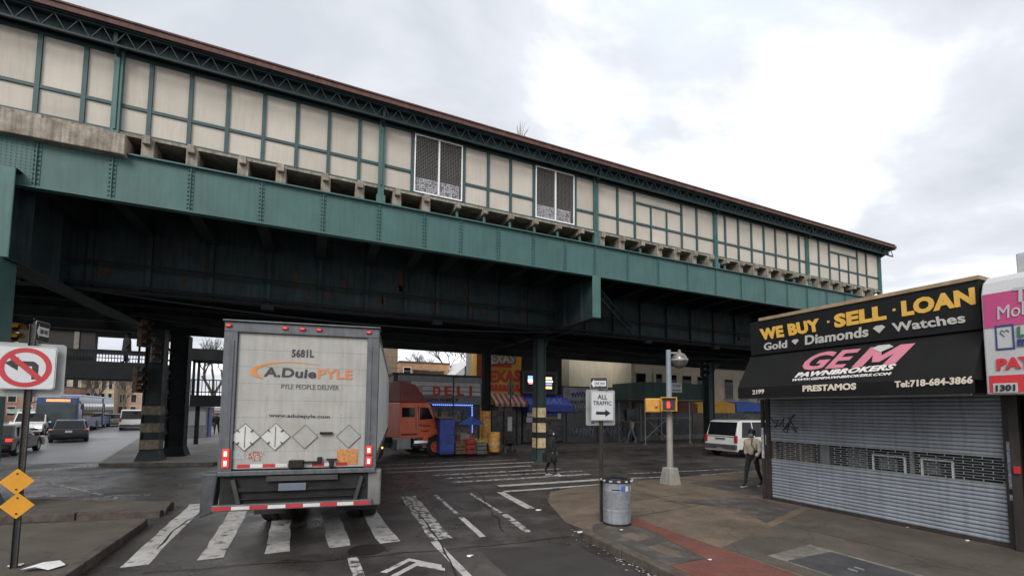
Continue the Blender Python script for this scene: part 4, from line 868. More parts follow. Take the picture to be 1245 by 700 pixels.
c2 = yp(36,449.5,pyl+.03); lb_('blank_back_panel', signback, MB().prism(rrect(.78,.78,.05), c2, (1,0,0), (0,0,1), (0,.006,0)))
ow = thing('one_way_sign', 'small black and white one way plate on top of the left sign post', 'sign', (B_.x+.05,pyl+.12,3.53))
def owp(root, w, h, ex):
    n_ = Vector(ex).cross(Vector((0,0,1))); n_.normalize()
    o = MB().prism(rrect(w,h,.03), n_*-.003, ex, (0,0,1), n_*.005).build('plate', signback, root)
    MB().prism(rrect(w-.015,h-.015,.028), n_*.0025, ex, (0,0,1), n_*.002).build('black_face', black_p, o)
    a = [(-.44*w,0),(-.27*w,.36*h),(-.27*w,.22*h),(.42*w,.22*h),(.42*w,-.22*h),(-.27*w,-.22*h),(-.27*w,-.36*h)]
    MB().poly([Vector(ex)*u+Vector((0,0,v))+n_*.006 for u, v in a]).build('white_arrow', signw, o)
    e = Vector(ex); lettering('ONE WAY', black_p, o, e*(-.24*w)+Vector((0,0,-.12*h))+n_*.008, e*(.38*w)+Vector((0,0,-.12*h))+n_*.008, e*(-.24*w)+Vector((0,0,.12*h))+n_*.008, .001, .02, False)
    return o
owp(ow, .3, .3, (.1,.995,0)); MB().cbox((-.06,.02,-.1),(.06,.06,.5)).build('bracket', postm, ow)
for py_ in (585,614.5):
    q = yp(20.5,py_,pyl-.045); o = lb_('yellow_diamond', yellow_s, MB().prism([(-.185,0),(-.165,-.02),(-.02,-.165),(0,-.18),(.02,-.165),(.165,-.02),(.185,0),(.165,.02),(.02,.165),(0,.18),(-.02,.165),(-.165,.02)], q, (1,0,0), (0,0,1), (0,.005,0)))
    lb_('bolt', black_p, MB().cbox((q.x,q.y-.004,q.z+.11),(.02,.006,.02)).cbox((q.x,q.y-.004,q.z-.11),(.02,.006,.02)), o)
# --- all traffic sign
B2 = gp(731,633,.14); ap_ = thing('all_traffic_sign', 'white all traffic right arrow sign on a thin post beside the bin', 'sign', B2)
def ab(name, mat, mb, parent=ap_, **k): return mb.build(name, mat, parent, world=True, **k)
ab('post', postm, MB().box((B2.x-.03,B2.y-.005,.13),(B2.x+.03,B2.y+.005,2.95)).box((B2.x-.036,B2.y-.035,.13),(B2.x-.03,B2.y+.006,2.95)).box((B2.x+.03,B2.y-.035,.13),(B2.x+.036,B2.y+.006,2.95)))
yq = B2.y-.05; a_, b_ = yp(718.5,511,yq), yp(746,475.5,yq)
cc = (a_+b_)/2; w, h = b_.x-a_.x, b_.z-a_.z
s_ = ab('sign_panel', signw, MB().prism(rrect(w,h,.03), cc, (1,0,0), (0,0,1), (0,.005,0)))
a2, b2_ = yp(712.5,517,B2.y+.02), yp(747.5,474.5,B2.y+.02); c2 = (a2+b2_)/2
ab('back_panel', signback, MB().prism(rrect(b2_.x-a2.x,b2_.z-a2.z,.03), c2, (1,0,0), (0,0,1), (0,.005,0)))
fr = MB(); rr = rrect(w-.025,h-.025,.025); n = len(rr)
for k in range(n): fr.bar((cc.x+rr[k][0],cc.y-.001,cc.z+rr[k][1]),(cc.x+rr[(k+1)%n][0],cc.y-.001,cc.z+rr[(k+1)%n][1]),.008,.002)
ab('border', black_p, fr, s_)
for body, z0, z1, ww in (('ALL',.22,.38,.42),('TRAFFIC',.02,.16,.8)):
    lettering(body, black_p, s_, (cc.x-ww*w/2,cc.y-.003,cc.z+z0*h), (cc.x+ww*w/2,cc.y-.003,cc.z+z0*h), (cc.x-ww*w/2,cc.y-.003,cc.z+z1*h), .001, .015)
ab('arrow', black_p, MB().poly([(cc.x+u*w,cc.y-.002,cc.z+v*h) for u, v in ((-.28,-.2),(.12,-.2),(.12,-.12),(.36,-.25),(.12,-.38),(.12,-.3),(-.28,-.3))]), s_)
ab('blue_sticker', navy, MB().box((c2.x-.24,c2.y-.004,c2.z-.33),(c2.x-.17,c2.y-.001,c2.z-.3)))
q = yp(728,466,B2.y); ow2 = thing('one_way_sign', 'small black and white one way plate above the all traffic sign', 'sign', q); owp(ow2, .36, .26, (.8,-.6,0)); MB().cbox((.02,.04,-.12),(.05,.05,.4)).build('bracket', postm, ow2)
# --- litter bin
B3 = gp(750,636,.13); bn = thing('litter_bin', 'round grey steel litter bin with black rim beside the sign post', 'bin', B3)
bgrey = M('bin_grey',(.24,.26,.285),rough=.5,metal=.2,var=.2,scale=5.,streak=.25); bg2 = M('bin_grey_dark',(.16,.168,.18),rough=.55,var=.25,scale=14.,grain=.3,gscale=150)
R0 = .275
MB().lathe([(R0-.02,.03),(R0,.05),(R0,.27),(R0+.004,.275),(R0+.004,.32),(R0,.325),(R0,.66),(R0+.004,.665),(R0+.004,.7),(R0,.705),(R0,.84),(R0-.01,.86)], (0,0,0), 36).build('barrel', bgrey, bn, smooth=False)
MB().lathe([(R0+.005,.335),(R0+.006,.34),(R0+.006,.65),(R0+.005,.655)], (0,0,0), 36).build('perforated_band', bg2, bn)
MB().lathe([(R0-.03,-.0),(R0+.01,.01),(R0+.01,.035),(R0-.02,.04)], (0,0,0), 36).build('base_ring', black_p, bn)
rim = MB().lathe([(R0+.02,.85),(R0+.025,.87),(R0+.022,.905),(R0-.03,.915),(R0-.06,.91),(R0-.08,.85)], (0,0,0), 36).build('rim', black_p, bn)
tk = MB()
for k in range(12): a = k*PI/6; tk.cbox(((R0+.024)*math.cos(a),(R0+.024)*math.sin(a),.885),(.05,.05,.03))
tk.build('rim_marks', M('rim_white',(.4,.4,.4)), rim)
MB().lathe([(.1,.91),(.13,.95),(.06,.97),(.01,.975)], (0,0,0), 16).build('lid', black_p, bn)
MB().cbox((.14,-.24,.47),(.012,.012,.8)).build('door_seam', bg2, bn)
for i, (a, z, ww, hh, mt) in enumerate(((-1.75,.74,.09,.1,M('st_blue',(.05,.1,.4))),(-1.45,.74,.07,.1,signw),(-2.25,.72,.16,.02,black_p),(-.9,.74,.05,.09,signw))):
    d = Vector((math.cos(a), math.sin(a), 0)); t_ = Vector((-d.y, d.x, 0)); MB().prism([(-ww/2,-hh/2),(ww/2,-hh/2),(ww/2,hh/2),(-ww/2,hh/2)], d*(R0+.003)+Vector((0,0,z)), t_, (0,0,1), d*.004).build('sticker', mt, bn)
# --- lamp / signal pole
B4 = gp(815,588,.12); pl = thing('signal_pole', 'tall grey pole on a concrete foot at the kerb corner', 'pole', B4)
MB().add([(-.24,-.24,0),(.24,-.24,0),(.24,.24,0),(-.24,.24,0),(-.17,-.17,.52),(.17,-.17,.52),(.17,.17,.52),(-.17,.17,.52)], [(0,1,5,4),(1,2,6,5),(2,3,7,6),(3,0,4,7),(4,5,6,7)]).build('foot', M('foot_concrete',(.25,.24,.21),rough=.8,var=.2,streak=.3), pl, bevel=.03)
MB().tube([(0,0,.5),(0,0,2.4)],[.1,.09],14).build('pole', M('pole_beige',(.27,.25,.22),rough=.6,var=.15,streak=.2), pl)
MB().tube([(0,0,2.4),(0,0,4.25)],[.09,.075],14).build('pole_upper', M('pole_blue',(.2,.24,.28),rough=.5,var=.12), pl)
ex = Vector((math.cos(YAW), -math.sin(YAW), 0))
MB().tube([(0,0,4.15),ex*.3+Vector((0,0,4.15))],.03,8).build('arm', galv, pl)
MB().lathe([(.02,-.26),(.13,-.23),(.22,-.14),(.26,0),(.25,.07),(.18,.19),(.06,.25),(.04,.34),(.02,.35)], ex*.35+Vector((0,0,3.92)), 20).build('globe', M('globe_glass',(.16,.14,.12),rough=.2,var=.3,scale=6.,metal=.4), pl, smooth=True)
MB().lathe([(.262,-.02),(.268,-.01),(.268,.03),(.262,.04)], ex*.35+Vector((0,0,3.92)), 20).build('globe_ring', galv, pl)
MB().cbox((-.09,-.15,.3),(.09,.02,.13)).build('label_plate', signw, pl)
# pedestrian signals on that pole
fw = Vector((math.sin(YAW+.3), math.cos(YAW+.3), 0)); fx = Vector((fw.y, -fw.x, 0))
def pedsig(center, ang, label, lit):
    t = thing('pedestrian_signal', label, 'signal', center, ang)
    MB().box((-.22,-.1,-.22),(.22,.1,.22)).build('housing', ylw_sig, t, bevel=.03)
    MB().box((-.24,-.2,.2),(.24,-.1,.225)).box((-.24,-.2,-.22),(-.215,-.1,.2)).box((.215,-.2,-.22),(.24,-.1,.2)).build('visor', ylw_sig, t)
    MB().box((-.18,-.108,-.18),(.18,-.101,.18)).build('face', black_p, t)
    MB().bar((-.1,.1,0),(-.1,.22,0),.06).build('bracket', ylw_sig, t)
    if lit:
        hm_ = MB().box((-.06,-.114,-.11),(.03,-.109,.01))
        for k in range(4): hm_.box((-.06+k*.024,-.114,.012),(-.043+k*.024,-.109,.075+(.02 if k in (1,2) else 0)))
        hm_.bar((.03,-.111,-.05),(.075,-.111,.0),.018,.004); hm_.build('red_hand', red_lit, t)
    return t
zc = 2.62
pedsig(B4+Vector((0,0,zc-.12))-ex*.02-fw*.28, -YAW-.35, 'yellow pedestrian signal showing a red hand on the pole', True)
pedsig(B4+Vector((0,0,zc-.15))-ex*.52-fw*.05, -YAW+PI*.9, 'yellow pedestrian signal turned away, left of the red hand', False)
# --- traffic signals hung at the left bent
def trafsig(loc, rz, label, mat, lit=None, arm=None):
    t = thing('traffic_signal', label, 'signal', loc, rz, None)
    for k in range(3):
        s_ = MB().box((-.17,-.1,k*.36-.54),(.17,.12,k*.36-.2)).build('section', mat, t, bevel=.02)
        MB().lathe([(.14,-.12),(.14,-.105),(.02,-.104)], (0,0,k*.36-.37), 16, 'y').build('lens', red_lit if (lit == k) else black_p, s_)
        P_ = MB(); vs = []
        for q in range(9):
            a = -.2+(PI+.4)*q/8
            vs += [(.15*math.cos(a),-.11,k*.36-.37+.15*math.sin(a)),(.15*math.cos(a),-.34,k*.36-.37+.15*math.sin(a))]
        P_.add(vs, [(2*q,2*q+1,2*q+3,2*q+2) for q in range(8)]).build('visor', mat, s_)
    if arm: MB().tube([(0,.02,.54),(0,.02,.54+arm)],.025,8).build('hanger', black_p, t)
    return t
brs = M('signal_brown',(.1,.06,.035),rough=.6,var=.3,scale=5.)
q = yp(175,405,21.5); trafsig(q, .9, 'brown traffic signal hanging under the viaduct before the banded left column', brs, None, .9)
q = yp(169,461,22.6); trafsig(q, .9, 'brown traffic signal fixed low on the banded left column', brs)
q = yp(190,425,22.7); trafsig(q, .5, 'brown traffic signal on the front of the banded left column', brs)
q = yp(14,409,22); t_ = trafsig(q, 1.2, 'yellow traffic signal beside the left viaduct column above the sign', ylw_sig, None)
MB().bar((-.2,0,.55),(-1.4,.5,.62),.07).build('mast_arm', greencol, t_)
q = yp(855,447,19.5); trafsig(q, .2, 'dark traffic signal hanging under the viaduct right of the lamp globe', steel_dk, None, 1.4)

# ================================================================== PEOPLE
skin_d = M('skin_dark',(.11,.06,.04),rough=.6,var=.1); skin_m = M('skin_mid',(.3,.17,.12),rough=.6,var=.1)
def skinmesh(name, chain, mats, parent, matfn=None, sub=1):
    """chain: list of (key, parent key or None, co, radius)"""
    idx = {}; vs = []; es = []; rs = []
    for k, p, co, r in chain:
        idx[k] = len(vs); vs.append(co); rs.append(r)
        if p: es.append((idx[p], idx[k]))
    me = bpy.data.meshes.new(name); me.from_pydata(vs, es, []); o = bpy.data.objects.new(name, me); COL.objects.link(o)
    mo = o.modifiers.new('skin', 'SKIN'); mo.use_smooth_shade = True; mo.branch_smoothing = .3
    sm = me.skin_vertices[0].data if me.skin_vertices else None
    if sm is None: return o
    for i, r in enumerate(rs):
        rr = r if isinstance(r, tuple) else (r, r); sm[i].radius = rr
        sm[i].use_root = (i == 0)
    s_ = o.modifiers.new('sub', 'SUBSURF'); s_.levels = sub; s_.render_levels = sub
    bpy.context.view_layer.update()
    m2 = bpy.data.meshes.new_from_object(o.evaluated_get(bpy.context.evaluated_depsgraph_get()))
    bpy.data.objects.remove(o); m2.name = name; m2.materials.clear()
    for m_ in mats: m2.materials.append(m_)
    for p_ in m2.polygons:
        p_.use_smooth = True; p_.material_index = matfn(p_.center) if matfn else 0
    o = bpy.data.objects.new(name, m2); COL.objects.link(o); o.parent = parent
    return o
def person(label, loc, rz, cloth, trous, skin, shoe, pose='walk', ht=1.74, coat='jacket', hair=None, mask=None, group=None, hand=True):
    t = thing('person', label, 'person', loc, rz, group); k = ht/1.75
    st = {'walk': .26, 'stand': .03, 'slow': .15}[pose]
    J = lambda *c: (c[0]*k, c[1]*k, c[2]*k)
    ch = [('pel',None,J(0,0,.95),(.15*k,.11*k)),('bel','pel',J(0,0,1.1),(.14*k,.11*k)),('che','bel',J(0,.01,1.32),(.165*k,.12*k)),('nb','che',J(0,.0,1.47),.065*k),('nk','nb',J(0,.015,1.53),.055*k),('hd','nk',J(0,.03,1.62),(.078*k,.098*k)),('ht','hd',J(0,.02,1.7),(.07*k,.085*k)),('nose','hd',J(0,.135,1.6),.012*k)]
    for s, sg in (('l',-1),('r',1)):
        f = sg*st
        ch += [('h'+s,'pel',J(sg*.1,0,.9),.098*k),('k'+s,'h'+s,J(sg*.1,f*.55+.04,.5),.066*k),('a'+s,'k'+s,J(sg*.1,f*1.05-(.06 if f < 0 else 0),.1+(.05 if f < -.1 else 0)),.043*k),('t'+s,'a'+s,J(sg*.115,f*1.05+.17-(.05 if f < 0 else 0),.035),(.045*k,.03*k))]
        ch += [('s'+s,'che',J(sg*.19,0,1.42),.062*k),('e'+s,'s'+s,J(sg*.25,-f*.35-.03,1.14),.047*k),('w'+s,'e'+s,J(sg*.235,-f*.7+.1,.92),.032*k),('p'+s,'w'+s,J(sg*.23,-f*.8+.12,.85),(.036*k,.018*k))]
        if hand:
            for i in range(4):
                b0 = (sg*.23, -f*.8+.09+i*.022, .81); ch += [('f%d%s' % (i,s),'p'+s,J(*b0),.009*k),('g%d%s' % (i,s),'f%d%s' % (i,s),J(b0[0]-sg*.012,b0[1]+.006,.775-(.008 if i in (1,2) else 0)),.008*k),('q%d%s' % (i,s),'g%d%s' % (i,s),J(b0[0]-sg*.028,b0[1]+.01,.75),.007*k)]
            ch += [('th'+s,'p'+s,J(sg*.2,-f*.8+.17,.83),.01*k),('ti'+s,'th'+s,J(sg*.19,-f*.8+.185,.795),.009*k)]
    def mf(c):
        z = c.z/k
        if z < .085: return 2
        if z > 1.49: return 0
        if abs(c.x)/k > .19 and z < .95: return 0
        if z < 1.02: return 1
        return 3
    skinmesh('body', ch, [skin, trous, shoe, cloth], t, mf)
    for s in (-1, 1):
        MB().cbox(J(s*.1,s*st*1.05+.08-(.055 if s < 0 and pose == 'walk' else 0),.014),(.1*k,.29*k,.028)).build('sole', M('sole_white',(.4,.4,.4)), t, bevel=.01)
        MB().lathe([(.008,-.02),(.028*k,-.008),(.028*k,.008),(.01,.02)], J(s*.085,.02,1.61), 8, 'x').build('ear', skin, t)
        MB().cbox(J(s*.032,.113,1.635),(.016,.01,.01)).build('eye', black_p, t)
    MB().cbox(J(0,.118,1.558),(.045,.008,.01)).build('mouth', M('lips',(.15,.06,.05)), t)
    hr = hair or black_p
    vs = MB(); prof_ = [(.088,-.1),(.1,-.03),(.103,.03),(.09,.075),(.05,.105),(.01,.115)]
    vs.lathe([(r*k,h*k) for r, h in prof_], J(0,-.012,1.66), 14)
    vs.build('hair', hr, t, smooth=True)
    if mask: MB().lathe([(.03*k,-.05*k),(.066*k,-.02*k),(.07*k,.02*k),(.05*k,.045*k)], J(0,.065,1.57), 10).build('face_mask', mask, t, smooth=True)
    if coat == 'jacket':
        cj = [('che',None,J(0,.01,1.3),(.2*k,.15*k)),('bel','che',J(0,0,1.1),(.19*k,.15*k)),('hem','bel',J(0,0,.92),(.195*k,.15*k)),('nb','che',J(0,0,1.46),.09*k)]
        for s, sg in (('l',-1),('r',1)):
            f = sg*st; cj += [('s'+s,'che',J(sg*.2,0,1.41),.085*k),('e'+s,'s'+s,J(sg*.26,-f*.35-.03,1.14),.07*k),('w'+s,'e'+s,J(sg*.245,-f*.7+.09,.94),.055*k)]
        skinmesh('jacket', cj, [cloth], t)
    else:
        rings_ = [(1.5,.08,.08),(1.46,.17,.13),(1.4,.22,.16),(1.28,.24,.185),(1.05,.235,.19),(.9,.25,.205),(.7,.265,.22),(.52,.275,.23),(.5,.2,.17)]
        b_ = MB(); n = 16; vs = []
        for z, rx, ry in rings_: vs += [J(rx*math.cos(2*PI*q/n), ry*math.sin(2*PI*q/n)+.012*math.sin(6*PI*q/n)*(z < 1.0), z) for q in range(n)]
        b_.add(vs, [(i*n+q, i*n+(q+1)%n, (i+1)*n+(q+1)%n, (i+1)*n+q) for i in range(len(rings_)-1) for q in range(n)])
        b_.build('coat', cloth, t, smooth=True)
        cj = [('m',None,J(0,0,1.4),.08*k)]
        for s, sg in (('l',-1),('r',1)):
            f = sg*st; cj += [('s'+s,'m',J(sg*.2,0,1.41),.085*k),('e'+s,'s'+s,J(sg*.27,-f*.35-.03,1.14),.075*k),('w'+s,'e'+s,J(sg*.25,-f*.7+.09,.9),.06*k)]
        skinmesh('sleeves', cj, [cloth], t)
        MB().lathe([(.1*k,-.14*k),(.115*k,-.05*k),(.118*k,.03*k),(.1*k,.09*k),(.05*k,.125*k),(.01,.13*k)], J(0,-.03,1.63), 14).build('hood', cloth, t, smooth=True)
    return t
jean = M('jeans_dark',(.018,.02,.026),rough=.85,var=.25); blackc = M('cloth_black',(.009,.009,.0095),rough=.85,var=.3); beigec = M('jacket_beige',(.68,.55,.38),rough=.8,var=.25,scale=9.,col2=(.74,.68,.56),thr=.52)
shoeb = M('shoe_black',(.015,.015,.015),rough=.6)
pos = gp(916,591,.13)
person('person in a beige jacket and dark jeans walking past the shutter', pos, math.radians(100), beigec, jean, skin_d, shoeb, 'walk', 1.74, 'jacket', black_p, M('mask_blue',(.35,.42,.5)))
for (cx, cy), s in (((918,562),1),):
    q = pos+Vector((-.05,-.22,1.0)); bgp = tag(MB().box((-.13,-.06,-.14),(.13,.06,.12)).tube([(-.11,0,.12),(-.16,.1,.3),(-.02,.16,.47)],.014,6).build('shoulder_bag', M('bag_dark',(.02,.022,.028),var=.3), None, loc=q, bevel=.03), 'small dark shoulder bag worn by the person in the beige jacket', 'bag')
pw = gp(670,577.5,0)
wm_ = person('person in a long black hooded coat carrying a bag across the road', pw, -1.9, blackc, blackc, skin_m, M('shoe_wht',(.25,.25,.25)), 'slow', 1.68, 'coat', blackc, M('mask_pale',(.3,.4,.42)))
bag = MB().box((-.08,-.19,-.38),(.08,.19,-.08)).tube([(-.02,-.12,-.08),(-.02,-.06,.05),(-.02,.06,.05),(-.02,.12,-.08)],.012,6).build('hand_bag', blackc, None, loc=pw+Vector((-.27,-.16,.9)), bevel=.03); tag(bag, 'black hand bag held by the person crossing in the black coat', 'bag')
pa = gp(759,537,.14); pb2 = gp(768,537,.14)
person('person in a brown jacket on the far pavement by the graffiti shutters', pa, PI/2, M('jk_brown',(.09,.06,.045)), M('jeans_blue',(.06,.08,.13)), skin_m, shoeb, 'slow', 1.72, 'jacket', black_p, hand=False)
person('person in a pale jacket and red scarf on the far pavement beside the shed', pb2, PI/2, M('jk_cream',(.42,.38,.3)), M('jeans_light',(.2,.26,.33)), skin_m, shoeb, 'walk', 1.7, 'jacket', black_p, hand=False)
# ================================================================== VEHICLES
def car(label, loc, rz, paintm, L=4.7, Wd=1.82, Hh=1.45, kind='sedan', tail=False, head=False, name='car', group=None, cat='car'):
    """local: +y forward, origin under the middle of the rear bumper"""
    t = thing(name, label, cat, loc, rz, group); hw = Wd/2
    r = .4 if kind == 'suv' else (.36 if kind == 'van' else .32); f0, f1 = .9, L-.92; wl = .55*Hh if kind == 'sedan' else (.5*Hh if kind == 'suv' else .52*Hh); sill = .42 if kind == 'suv' else .26
    if kind == 'sedan': top = [(0.02,.5),(.05,wl+.05),(.55,wl+.1),(L-1.35,wl+.07),(L-.25,wl-.12),(L-.02,.55),(L-.05,.3)]
    elif kind == 'van': top = [(0.02,.45),(.04,wl+.05),(L-1.1,wl+.1),(L-.2,wl-.1),(L-.02,.6),(L-.05,.3)]
    else: top = [(0.02,.45),(.05,wl+.06),(L-1.4,wl+.1),(L-.2,wl+.0),(L-.02,.6),(L-.05,.32)]
    def arch(yc): return [(yc+(r+.06)*math.cos(a), max(sill, r+(r+.06)*math.sin(a))) for a in [PI*k/8 for k in range(9)]]
    P_ = [(0.05,.3)]+top+[(L-.1,sill)]+arch(f1)+arch(f0)+[(.12,sill)]
    bd = MB().prism(P_, (-hw,0,0), (0,1,0), (0,0,1), (Wd,0,0)).build('body', paintm, t, bevel=.05)
    zt = Hh; z0 = wl+.03
    if kind == 'sedan': sec = [(.62,hw-.08,hw-.2,z0,z0+.05),(1.25,hw-.07,hw-.27,z0,zt-.03),(2.3,hw-.06,hw-.25,z0,zt),(2.75,hw-.06,hw-.26,z0,zt-.04),(L-1.32,hw-.07,hw-.14,z0,z0+.06)]
    elif kind == 'van': sec = [(.05,hw-.03,hw-.14,z0,zt-.04),(.3,hw-.03,hw-.13,z0,zt),(L-2.0,hw-.03,hw-.13,z0,zt),(L-1.05,hw-.05,hw-.1,z0,z0+.1)]
    else: sec = [(.06,hw-.04,hw-.1,z0,z0+.1),(.34,hw-.04,hw-.15,z0,zt-.06),(.6,hw-.04,hw-.15,z0,zt),(L-2.3,hw-.04,hw-.15,z0,zt),(L-1.95,hw-.05,hw-.17,z0,zt-.05),(L-1.38,hw-.06,hw-.12,z0,z0+.08)]
    gh = hull('greenhouse', paintm, sec, t, bevel=.04)
    def wx(z, y=1.5):                                       # half width of the greenhouse at height z
        return (hw-.05)+((hw-.2 if kind == 'sedan' else hw-.14)-(hw-.05))*(z-z0)/(zt-z0)
    zw0, zw1 = z0+.02, zt-.1
    if kind == 'sedan': wins = [[(1.05,zw0),(1.5,zw1),(2.05,zw1),(2.05,zw0)],[(2.12,zw0),(2.12,zw1),(2.6,zw1-.02),(3.1,zw0)]]
    elif kind == 'van': wins = [[(.4,zw0+.05),(.4,zw1),(1.6,zw1),(1.6,zw0+.05)],[(1.8,zw0+.05),(1.8,zw1),(2.8,zw1),(2.8,zw0+.05)],[(2.9,zw0),(2.9,zw1),(L-2.0,zw1),(L-1.35,zw0)]]
    else: wins = [[(.42,zw0),(.62,zw1),(1.3,zw1),(1.42,zw0)],[(1.52,zw0),(1.42,zw1),(2.3,zw1),(2.4,zw0)],[(2.5,zw0),(2.42,zw1),(L-2.25,zw1-.02),(L-1.72,zw0)]]
    for s in (-1, 1):
        for w_ in wins:
            MB().add([(s*(wx(z)+.012), y, z) for y, z in w_]+[(s*(wx(z)-.02), y, z) for y, z in w_], [(0,1,2,3),(0,1,5,4),(1,2,6,5),(2,3,7,6),(3,0,4,7)]).build('side_window', glass, t)
        for yc in (f0, f1):
            w = MB().lathe([(r*.6,-.1),(r*.94,-.1),(r,-.07),(r,.07),(r*.94,.1),(r*.6,.1)], (s*(hw-.11),yc,r), 20, 'x', False).build('wheel', rubber, t)
            MB().lathe([(r*.62,-.06*s),(r*.62,.085*s),(r*.55,.095*s),(r*.3,.06*s),(.04,.075*s)], (s*(hw-.11),yc,r), 14, 'x').build('rim', galv, w)
        lx = M('lamp_red_dim',(.3,.02,.02),rough=.25)
        tall = kind in ('suv','van')
        lamp = MB().cbox((s*(hw-.1),.02,wl-.02 if not tall else wl+.0),(.2 if not tall else .16,.1,.13 if not tall else .36)).build('tail_lamp', red_lit if tail else lx, t, bevel=.02)
        MB().cbox((s*(hw-.2),L-.08,.68),(.34,.14,.14)).build('headlight', white_lit if head else M('lamp_clear',(.55,.55,.55),rough=.1), t, bevel=.03)
        MB().cbox((s*(hw+.09),L-1.75 if kind != 'van' else L-1.4,z0+.08),(.18,.1,.13)).build('mirror', paintm, t, bevel=.02)
        MB().box((s*(hw+.0),1.0+r,.3),(s*(hw+.012),f1-r-.1,.36)).build('sill_trim', black_p, t)
        for yy in ((2.15,3.1) if kind != 'van' else (2.85,)): MB().cbox((s*(hw+.01),yy-.85,wl-.05),(.025,.16,.03)).build('door_handle', chrome if kind == 'suv' else paintm, t)
    if kind == 'sedan': rw = [(-hw+.2,.68,z0+.07),(hw-.2,.68,z0+.07),(hw-.32,1.2,zt-.1),(-hw+.32,1.2,zt-.1)]; off = Vector((0,-.03,.02))
    else: rw = [(-hw+.16,.045 if kind == 'van' else .1,zw0+.04),(hw-.16,.045 if kind == 'van' else .1,zw0+.04),(hw-.2,.085 if kind == 'van' else .33,zw1-.0),(-hw+.2,.085 if kind == 'van' else .33,zw1-.0)]; off = Vector((0,-.05,.0))
    MB().add([Vector(p)+off for p in rw]+[Vector(p) for p in rw], [(0,1,2,3),(0,1,5,4),(1,2,6,5),(2,3,7,6),(3,0,4,7)]).build('rear_window', glass, t)
    if kind == 'sedan': fwn = [(-hw+.18,L-1.4,z0+.1),(hw-.18,L-1.4,z0+.1),(hw-.32,2.82,zt-.09),(-hw+.32,2.82,zt-.09)]
    elif kind == 'van': fwn = [(-hw+.15,L-1.1,z0+.16),(hw-.15,L-1.1,z0+.16),(hw-.22,L-1.95,zt-.1),(-hw+.22,L-1.95,zt-.1)]
    else: fwn = [(-hw+.17,L-1.42,z0+.12),(hw-.17,L-1.42,z0+.12),(hw-.24,L-1.93,zt-.13),(-hw+.24,L-1.93,zt-.13)]
    MB().add([Vector(p)+Vector((0,.03,.02)) for p in fwn], [(0,1,2,3)]).build('windscreen', glass, t)
    MB().cbox((0,.0,.48 if kind != 'suv' else .56),(Wd-.1,.16,.22)).build('rear_bumper', M('bumper_dk',(.05,.05,.055)) if kind != 'sedan' else paintm, t, bevel=.04)
    MB().cbox((0,-.065 if kind != 'sedan' else -.01,.52 if kind != 'sedan' else .72),(.32,.02,.13)).build('number_plate', signw, t, bevel=.004)
    MB().cbox((0,L-.01,.55),(Wd-.5,.06,.16)).build('grille', black_p, t)
    MB().box((-hw+.15,.3,.2 if kind != 'suv' else .34),(hw-.15,L-.3,.3 if kind != 'suv' else .46)).build('underbody', tdark, t)
    if kind == 'suv':
        for s in (-1, 1): MB().tube([(s*(hw-.22),.6,zt+.05),(s*(hw-.22),L-2.3,zt+.05)],.018,6).build('roof_rail', black_p, t)
        MB().cbox((.0,-.0,.98),(.6,.06,.05)).build('trim', chrome, t); MB().box((-hw-.012,1.4,.44),(-hw+.001,f1-.5,.62)).build('cladding', black_p, t); MB().box((hw-.001,1.4,.44),(hw+.012,f1-.5,.62)).build('cladding', black_p, t)
    return t
whitec = M('car_white',(.55,.55,.53),rough=.3,var=.06,scale=2.,coat=.4); blackcar = M('car_black',(.01,.011,.014),rough=.25,var=.1,coat=.35); beigecar = M('car_beige',(.28,.25,.2),rough=.3,coat=.4); darkred = M('car_dark',(.016,.011,.01),rough=.35,coat=.15); greycar = M('car_grey',(.2,.21,.23),rough=.3,coat=.4)
q = gp(897,557,0); ra = math.radians(-86); fwd = Vector((-math.sin(ra), math.cos(ra), 0)); rgt = Vector((fwd.y, -fwd.x, 0))
car('white sport utility vehicle parked under the viaduct right of the signal pole', q-rgt*.98, ra, whitec, 5.1, 1.98, 1.93, 'suv', name='suv', cat='suv')
LR = math.radians(12)
car('black sedan driving away in front of the bus', gp(85,538,0)+Vector((-.1,0,0)), LR+.12, blackcar, 4.7, 1.85, 1.44, 'sedan')
car('dark car with a lit brake lamp at the left edge', gp(-24,557,0), LR-.05, darkred, 4.7, 1.85, 1.46, 'sedan', tail=True)
car('white sport utility vehicle facing us beyond the left sign post', gp(12,529,0)+Vector((.5,3,0)), PI+LR, whitec, 4.8, 1.95, 1.85, 'suv', head=True, name='suv', cat='suv')
car('white van driving away, nearest the banded column', gp(160,523,0), LR+.02, whitec, 5.2, 1.95, 2.0, 'van', name='van', cat='van')
car('beige sedan beside the white van', gp(135,518.5,0), LR-.05, beigecar, 4.7, 1.82, 1.45, 'sedan')
car('small white car half hidden behind the bus and the cones', gp(46,521,0), PI+LR, whitec, 4.5, 1.8, 1.5, 'sedan')
car('grey car farthest away on the left road', gp(176,515,0), LR, greycar, 4.6, 1.8, 1.45, 'sedan')
